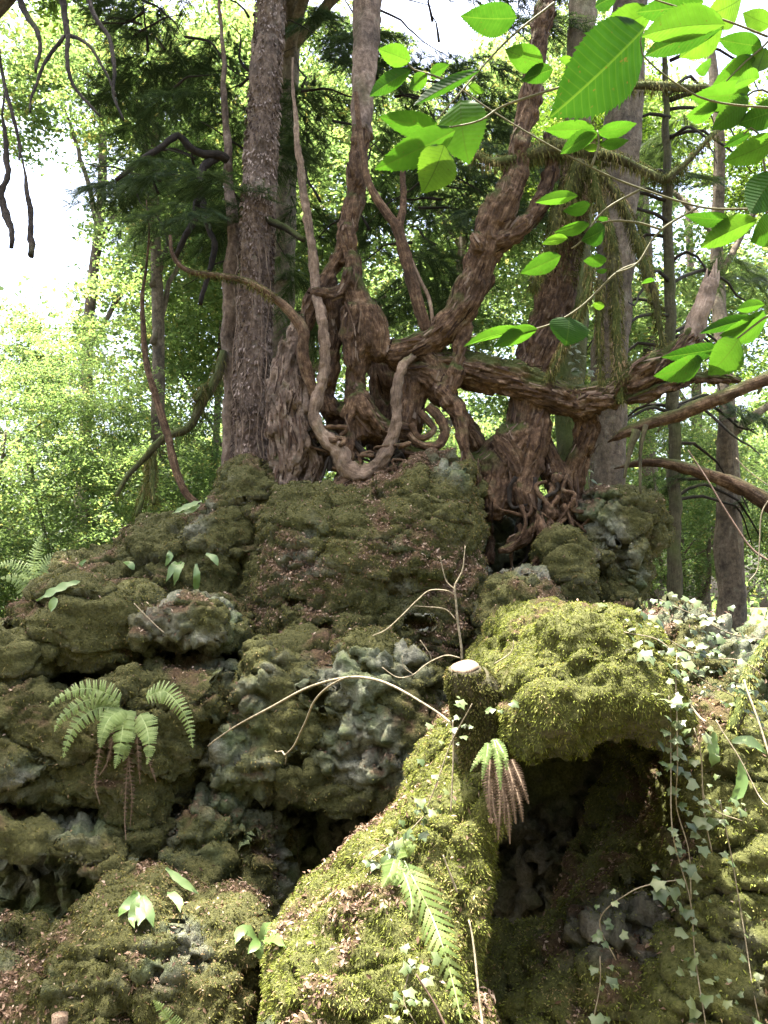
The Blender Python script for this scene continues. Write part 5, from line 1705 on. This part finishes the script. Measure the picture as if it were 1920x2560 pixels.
ivy('ivy spray with pale leaves across the mossy lump in the hollow', [s7, [(1480, 2560), (1500, 2470), (1500, 2390)]], along(s7, 14, 26, rg) + along([(1480, 2560), (1540, 2410), (1560, 2500)], 8, 22, rg), 3.36, 0.055, seed=5)
s8 = [(1070, 2030), (1010, 2090), (950, 2130), (925, 2150)]
ivy('ivy leaves along the left skyline of the sunlit slope', [s8], along(s8, 16, 18, rg) + [(925, 2135), (940, 2155), (960, 2140), (985, 2110), (1005, 2110), (1015, 2080)], 3.42, 0.045, seed=6)
s9 = [(1180, 1760), (1130, 1860), (1090, 1960), (1060, 2040)]
ivy('ivy leaves on the shaded side below the cut stump', [s9], along(s9, 22, 26, rg) + [(1230, 1770), (1250, 1775), (1215, 1780), (1280, 1755)], 3.4, 0.042, seed=7)
s10 = [(1040, 2560), (1010, 2500), (1020, 2440), (1040, 2400)]
ivy('ivy leaves low on the sunlit slope beside the hanging fern', [s10], along(s10, 12, 22, rg) + [(985, 2510), (1000, 2500), (1015, 2525), (990, 2545), (1025, 2410), (960, 2265), (1010, 2365)], 3.1, 0.045, seed=8)
s11 = [(1800, 2000), (1830, 2150), (1860, 2300), (1880, 2450), (1900, 2560)]
ivy('scattered ivy on the lower right bank', [s11], along(s11, 26, 50, rg), 3.4, 0.045, seed=9)
s12 = [(1455, 1000), (1460, 1100), (1470, 1180), (1480, 1240)]
ivy('ivy climbing the mossy trunk behind the rotting limb', [s12], along(s12, 16, 18, rg) + along([(1440, 860), (1460, 950)], 22, 24, rg), 7.25, 0.075, seed=10)

# ------------------------------------------------------------------ bare twigs, stump, post
def twig_thing(label, paths, Y0, Y1, mat='twig_pale', name='bare_twig', cat='twig'):
    p0, _ = qpath(paths[0], Y0, Y1)
    r0 = empty(name, p0[0])
    tag(r0, label, cat, 'bare twigs')
    for i, pl in enumerate(paths):
        pts, rad = qpath(pl, Y0, Y1)
        limb('shoot', pts, rad * 0.52, mat, r0, seg=7, step=0.012, wob=0.012, seed=700 + i)
    return r0


twig_thing('long pale twig arching over the eroded block, forked at its end',
           [[(1130, 1810, 5), (1080, 1770, 5), (1000, 1722, 6), (930, 1698, 7), (860, 1692, 6.5), (780, 1716, 6), (690, 1760, 5.5), (600, 1810, 4.5), (520, 1865, 3)],
            [(875, 1692, 5), (830, 1712, 5), (790, 1755, 5), (765, 1810, 5), (740, 1860, 4.5), (712, 1888, 4)], [(712, 1888, 3.5), (688, 1878, 2.5)], [(713, 1886, 3), (714, 1912, 2.5)]], 3.9, 4.7)
twig_thing('upright bare shoot growing from behind the cut stump',
           [[(1155, 1650, 6), (1148, 1580, 5.5), (1142, 1510, 5), (1138, 1470, 4.5), (1150, 1445, 3.5), (1160, 1420, 3), (1163, 1365, 2)],
            [(1140, 1475, 3), (1118, 1450, 2.5), (1105, 1410, 2), (1100, 1390, 1.2)],
            [(1138, 1487, 3.2), (1110, 1475, 3), (1070, 1475, 3), (1040, 1500, 3), (1000, 1540, 3), (960, 1575, 2.5), (930, 1590, 2)],
            [(1140, 1550, 2.8), (1110, 1525, 2.6), (1070, 1518, 2.4), (1035, 1515, 2.2)]], 3.95, 3.95)
twig_thing('thin curly shoots sprouting left of the cut stump',
           [[(1150, 1645, 3), (1115, 1640, 3), (1070, 1660, 3), (1030, 1690, 3), (990, 1695, 2.6), (955, 1668, 2)], [(1080, 1655, 2.4), (1075, 1630, 2), (1050, 1600, 1.4)], [(1035, 1688, 2.4), (1010, 1665, 2), (1005, 1640, 1.4)],
            [(1235, 1660, 3), (1270, 1640, 2.6), (1282, 1620, 2), (1284, 1600, 1.4)]], 3.8, 3.8)
twig_thing('thin straight twig leaning over the black hollow, hung with a dead leaf',
           [[(1208, 2580, 6), (1200, 2500, 5.5), (1190, 2400, 5), (1172, 2300, 4)]], 2.9, 3.05, 'twig_pale')
twig_thing('pale broken cane standing on the sunlit slope',
           [[(1108, 2138, 3), (1125, 2185, 5), (1143, 2232, 5.5)]], 3.0, 3.0)
twig_thing('thin stick slanting across the bottom edge', [[(1040, 2435, 4), (1080, 2500, 5), (1120, 2580, 6)]], 2.75, 2.7, 'twig_brown')
twig_thing('vertical pale stem dropping below the end of the arching twig', [[(1132, 1800, 4), (1130, 1900, 4), (1127, 2030, 3.5)]], 3.5, 3.45)
twig_thing('long bare stem crossing the right edge below the curved branch',
           [[(1720, 1125, 2.5), (1770, 1200, 4), (1830, 1300, 5), (1880, 1370, 5.5), (1935, 1410, 6)], [(1770, 1200, 2), (1772, 1170, 1.5)]], 4.6, 4.4, 'twig_brown')
twig_thing('pale looping tendril at the right edge', [[(1935, 1230, 3), (1905, 1280, 3), (1900, 1350, 3), (1895, 1420, 2.6), (1870, 1455, 2)], [(1840, 1145, 2.6), (1880, 1180, 2.6), (1940, 1225, 2.6)]], 4.2, 4.2)
twig_thing('straight pale sticks leaning on the bank at the right edge', [[(1860, 1700, 5), (1895, 1800, 5), (1935, 1920, 5)], [(1650, 1660, 5), (1690, 1710, 7), (1740, 1780, 6), (1765, 1805, 5)], [(1790, 1800, 3), (1850, 1890, 3), (1900, 1990, 3), (1930, 2020, 3)]], 3.6, 3.4)
twig_thing('fallen pale straw on the mossy lump at the left', [[(335, 1508, 2.5), (370, 1545, 3), (410, 1582, 3)]], 4.95, 4.9)
# leaning mossy log at the right edge
lgp, lgr = qpath([(1935, 1590, 16), (1880, 1680, 18), (1850, 1770, 18), (1830, 1830, 12)], 3.9, 3.75)
V, F, A = tube(lgp, lgr, seg=12, step=0.03, disp=0.25, seed=720, moss=0.6)
lg = mk('mossy_log', V, fix_tris(F), 'mossy_bark', None, A)
tag(lg, 'short dark mossy log leaning at the right edge beside the ivy mat', 'log')
fuzz('moss', lgp, lgr, 900, lg, 0.02, 721, MOSS_BRIGHT)

# cut stump with a pale sawn top
YC = 3.62
top_c = Q(1162, 1668, YC)
R0 = RQ(36, YC)
stump = empty('cut_stump', Q(1185, 1860, YC + .05))
tag(stump, 'sawn-off mossy stump with a pale round cut top, left of the moss dome', 'stump')
ax = Vector((-0.12, -0.28, 1)).normalized()
pts = np.array([Q(1225, 1880, YC + .12), Q(1205, 1800, YC + .07), Q(1188, 1728, YC + .04), top_c - np.array(ax) * .06, top_c - np.array(ax) * .004])
V, F, A = tube(pts, [R0 * 2.5, R0 * 2.0, R0 * 1.8, R0 * 1.5, R0 * 1.15], seg=24, step=0.015, disp=0.08, seed=730, moss=0.35)
mk('trunk', V, fix_tris(F), 'mossy_bark', stump, A)
fuzz('moss', pts, np.array([R0 * 2.5, R0 * 2.1, R0 * 1.9, R0 * 1.6, R0 * 1.18]), 12000, stump, 0.016, 731, MOSS_DARK, width=0.005, droop=0.3)
# cut face: a slightly uneven disc
u = ax.orthogonal().normalized()
w_ = ax.cross(u)
ring = []
for rr_ in (0.0, 0.35, 0.7, 0.97, 1.0):
    for k in range(28):
        a = k * 2 * math.pi / 28
        q = rr_ * R0 * (1 + .05 * math.sin(2 * a + 1) + .03 * math.sin(5 * a))
        z = 0.008 + 0.002 * math.sin(3 * a) * rr_ - (0.012 if rr_ == 1.0 else 0)
        ring.append(np.array(top_c) + np.array(u * (q * math.cos(a)) + w_ * (q * math.sin(a)) + ax * z))
ring = np.array(ring)
Fs = np.array([(i * 28 + k, i * 28 + (k + 1) % 28, (i + 1) * 28 + (k + 1) % 28, (i + 1) * 28 + k) for i in range(4) for k in range(28)])
mk('cut_face', ring, Fs, 'cut_wood', stump)

# small sawn post at the bottom edge
pp = Q(150, 2536, 3.9)
V, F, A = tube([pp - np.array((0, 0, .5)), pp], [.033, .033], seg=18, step=0.03, disp=0.05, seed=740, moss=0.0)
post = mk('wooden_post', V, fix_tris(F), 'yew_bark_pale', None, A)
tag(post, 'small pale sawn wooden post at the bottom left edge', 'post')

# ------------------------------------------------------------------ near elm twigs with serrated leaves
def elm_leaf(seed, curl, fold, wide=0.36):
    """unit leaf: stalk end at the origin, tip at +Y 1, doubly toothed margin, corrugated between the veins"""
    rng = np.random.default_rng(seed)
    n = 24
    V, UV, F = [], [], []
    prof = lambda t: wide * (math.sin(math.pi * min(1, t ** 0.72)) ** 0.78) * (1.0 if t < .8 else 1 - (t - .8) * 1.4)
    for side in (-1, 1):
        for i in range(n + 1):
            t = i / n
            rows = []
            for k, s in enumerate((0, .5, 1.0)):
                w = max(prof(t), 0.004) * s
                if side < 0:
                    w *= 0.96
                y = t + 0.16 * w * (1 - t)
                z = fold * w + curl * (t - .3) ** 2 - 0.35 * w * w
                rows.append((side * w, y, z))
                UV.append((side * w, t + 0.16 * w, 0))
            V += rows
            # tooth point beyond the margin between this vein and the next
            tm = (i + 0.85) / n
            w = max(prof(min(tm, 1)), 0.004) * ((1.09 if i % 3 == 1 else 1.03) + 0.03 * rng.random()) + .004
            if side < 0:
                w *= 0.96
            y = tm + 0.16 * w * (1 - tm) + (0.026 if i % 3 == 1 else 0.012)
            V.append((side * w, min(y, 1.03), fold * w + curl * (tm - .3) ** 2 - 0.35 * w * w))
            UV.append((side * w, tm + .1 * w, 0))
    m = 4
    for sidx in (0, 1):
        o = sidx * (n + 1) * m
        for i in range(n):
            a = o + i * m
            b = a + m
            q = [(a, a + 1, b + 1), (a, b + 1, b), (a + 1, a + 2, b + 2), (a + 1, b + 2, b + 1), (a + 2, a + 3, b + 2)]
            if sidx == 0:
                q = [t[::-1] for t in q]
            F += q
    return make_mesh('elm_leaf', np.array(V), np.array(F), 'elm_leaf', {'leafuv': ('POINT', np.array(UV))})


ELM = [elm_leaf(1, 0.15, 0.14, .36), elm_leaf(2, -0.25, 0.28, .33), elm_leaf(3, 0.32, 0.05, .4), elm_leaf(4, -0.3, 0.35, .34)]


def r2(x, y):                     # zoom of the top right corner -> 1920-wide pixels
    return 900 + x / 1.6265, y / 1.6265


def r4(x, y):                     # zoom of the right middle -> 1920-wide pixels
    return 1100 + x / 2.023, 600 + y / 2.023


def elm(label, twigs, leaves, Y, seed):
    rg = random.Random(seed)
    r0 = empty('elm_branch', Q(twigs[0][0][0], twigs[0][0][1], Y))
    tag(r0, label, 'branch', 'leafy elm twigs in the foreground')
    for i, tw in enumerate(twigs):
        pts, rad = qpath([(x, y, 3.4 - 1.8 * k / len(tw)) for k, (x, y) in enumerate(tw)], Y)
        limb('twig', pts, rad, 'twig_green', r0, seg=7, step=0.01, wob=0.002, seed=800 + i)
    for lf in leaves:
        (bx, by), (tx, ty), wpx = lf[0], lf[1], lf[2]
        dY = lf[3] if len(lf) > 3 else 0.0
        b = Q(bx, by, Y + dY)
        depth = rg.uniform(-.025, .02)
        t = Q(tx, ty, Y + dY + depth)
        d = Vector(t - b)
        L = d.length
        d.normalize()
        view = Vector((0, 0, CAM_Z)) - Vector((b + t) / 2)
        view.normalize()
        # the underside faces the camera; the upper side faces the sky behind
        nrm = (-view * 0.8 + Vector((rg.gauss(0, .18), 0, .45 + rg.gauss(0, .15))))
        nrm -= d * nrm.dot(d)
        nrm.normalize()
        xax = d.cross(nrm)
        M = Matrix((xax, d, nrm)).transposed().to_4x4()
        ob = bpy.data.objects.new('leaf', ELM[lf[4] if len(lf) > 4 else rg.randrange(3)])
        COL.objects.link(ob)
        ob.parent = r0
        wx = RQ(wpx, Y + dY) / (0.72 * max(0.55, abs(nrm.dot(view))))
        ob.rotation_mode = 'QUATERNION'
        ob.rotation_quaternion = M.to_quaternion()
        ob.location = tuple(b - ORG[r0.name])
        ob.scale = (wx, L, L)
        # short stalk
    return r0


Z = lambda a, b, c, d, w, dY=0.0, v=None: (r2(a, b), r2(c, d), w / 1.6265, dY) + ((v,) if v is not None else ())
Z4 = lambda a, b, c, d, w, dY=0.0: (r4(a, b), r4(c, d), w / 2.023, dY)
elm('elm twig with a fan of broad leaves in front of the middle stem, top centre',
    [[r2(790, 10), r2(640, 130), r2(540, 230), r2(410, 380), r2(315, 485)],
     [r2(830, 350), r2(590, 430), r2(490, 490), r2(390, 515), r2(220, 540)],
     [r2(380, 340), r2(300, 310), r2(220, 285), r2(195, 255)]],
    [Z(205, 250, 75, 195, 100), Z(205, 285, 25, 390, 75), Z(285, 310, 355, 262, 46), Z(275, 308, 195, 360, 64), Z(485, 285, 200, 425, 55, -.05, 3),
     Z(640, 75, 420, 80, 115), Z(745, 262, 588, 205, 112), Z(785, 280, 658, 325, 85), Z(865, 240, 805, 248, 30), Z(440, 352, 503, 376, 32),
     Z(325, 525, 78, 480, 105), Z(390, 530, 72, 692, 130, -.02), Z(405, 405, 425, 655, 175, .03), Z(345, 590, 270, 785, 150, -.05)], 1.55, 1)
elm('elm twig crossing the right half, leaves in fives near the two trunks',
    [[(1920, 530), r2(1580, 850), r2(1380, 840), r2(1100, 750), r2(900, 660), r2(700, 550), r2(520, 440), r2(380, 340)],
     [r2(940, 680), r2(970, 590), r2(965, 530)],
     [r2(1140, 770), r2(990, 860), r2(900, 980), r2(860, 1010)],
     [r2(1380, 840), r2(1220, 940), r2(1130, 1070), r2(1040, 1110)],
     [r2(1230, 935), r2(1120, 905), r2(1010, 900), r2(920, 930)]],
    [Z(955, 522, 752, 535, 78), Z(968, 540, 803, 617, 72), Z(965, 540, 1128, 512, 60), Z(978, 590, 1092, 578, 42), Z(968, 600, 910, 604, 34),
     Z(885, 795, 708, 818, 58), Z(938, 832, 833, 866, 46), Z(935, 915, 797, 950, 46), Z(1000, 928, 912, 982, 62), Z(845, 968, 738, 985, 46, -.02),
     Z(1003, 1055, 910, 1065, 48), Z(818, 1040, 660, 1112, 75), Z(1005, 882, 968, 900, 24), Z(1005, 1100, 960, 1105, 18)], 1.7, 2)
elm('low elm twig dangling a round leaf and a long leaf before the great right limb',
    [[r2(1130, 1070), r4(890, 170), r4(700, 350), r4(490, 450), r4(160, 490)]],
    [Z4(655, 388, 645, 525, 155), Z4(492, 448, 262, 530, 95), Z4(415, 450, 110, 515, 60), Z4(840, 108, 728, 108, 52), Z4(1085, 205, 1012, 212, 22), Z4(832, 332, 768, 332, 38)], 1.75, 3)
elm('nearest elm leaves at the top, one of them very large',
    [[(1930, 268), r2(1640, 435), r2(1380, 390), r2(1150, 220), r2(1160, 120)],
     [r2(1659, 150), r2(1480, 80), r2(1300, 30), r2(1140, -20)]],
    [Z(1165, 110, 803, 470, 245, 0, 0), Z(1480, 95, 1120, 120, 130, -.05, 3), Z(1190, 40, 955, 165, 140, .05), Z(1400, 10, 1130, 60, 110, .02),
     Z(1470, 110, 1130, 215, 110, -.03, 1), Z(1480, 100, 1310, 235, 110, .1), Z(1050, -20, 945, 25, 70, .4), Z(1560, -10, 1430, 70, 90, .1), Z(1430, 260, 1375, 290, 36, .6)], 0.82, 4)
elm('elm leaves crowding the upper right edge',
    [[(1940, 240), r2(1600, 370), r2(1450, 520)], [(1940, 80), r2(1640, 190), r2(1560, 260), r2(1490, 330)], [(1935, 560), r2(1620, 540), r2(1560, 545)]],
    [Z(1670, 105, 1555, 55, 85), Z(1635, 190, 1458, 165, 95), Z(1650, 195, 1610, 300, 85), Z(1610, 235, 1440, 355, 95), Z(1622, 315, 1513, 332, 55, -.03), Z(1590, 372, 1363, 408, 85),
     Z(1585, 395, 1442, 525, 85, -.02), Z(1455, 440, 1335, 475, 60), Z(1700, 440, 1555, 505, 75), Z(1700, 565, 1488, 665, 95, -.02), Z(1585, 545, 1478, 595, 45, .02),
     Z(1690, 700, 1572, 880, 130, -.05), Z(1505, 893, 1333, 888, 50), Z(1612, 892, 1368, 1000, 105), Z(1690, 900, 1605, 985, 85)], 1.25, 5)
elm('elm sprig with jagged leaves hanging before the splintered stub at the right edge',
    [[(1940, 780), r4(1640, 395), r4(1500, 500), r4(1340, 610)]],
    [Z4(1590, 392, 1303, 465, 75), Z4(1665, 395, 1450, 500, 85, .02), Z4(1432, 545, 1133, 600, 80), Z4(1515, 500, 1378, 685, 150, -.02), Z4(1335, 608, 1113, 700, 85), Z4(1640, 325, 1488, 348, 55)], 1.3, 6)
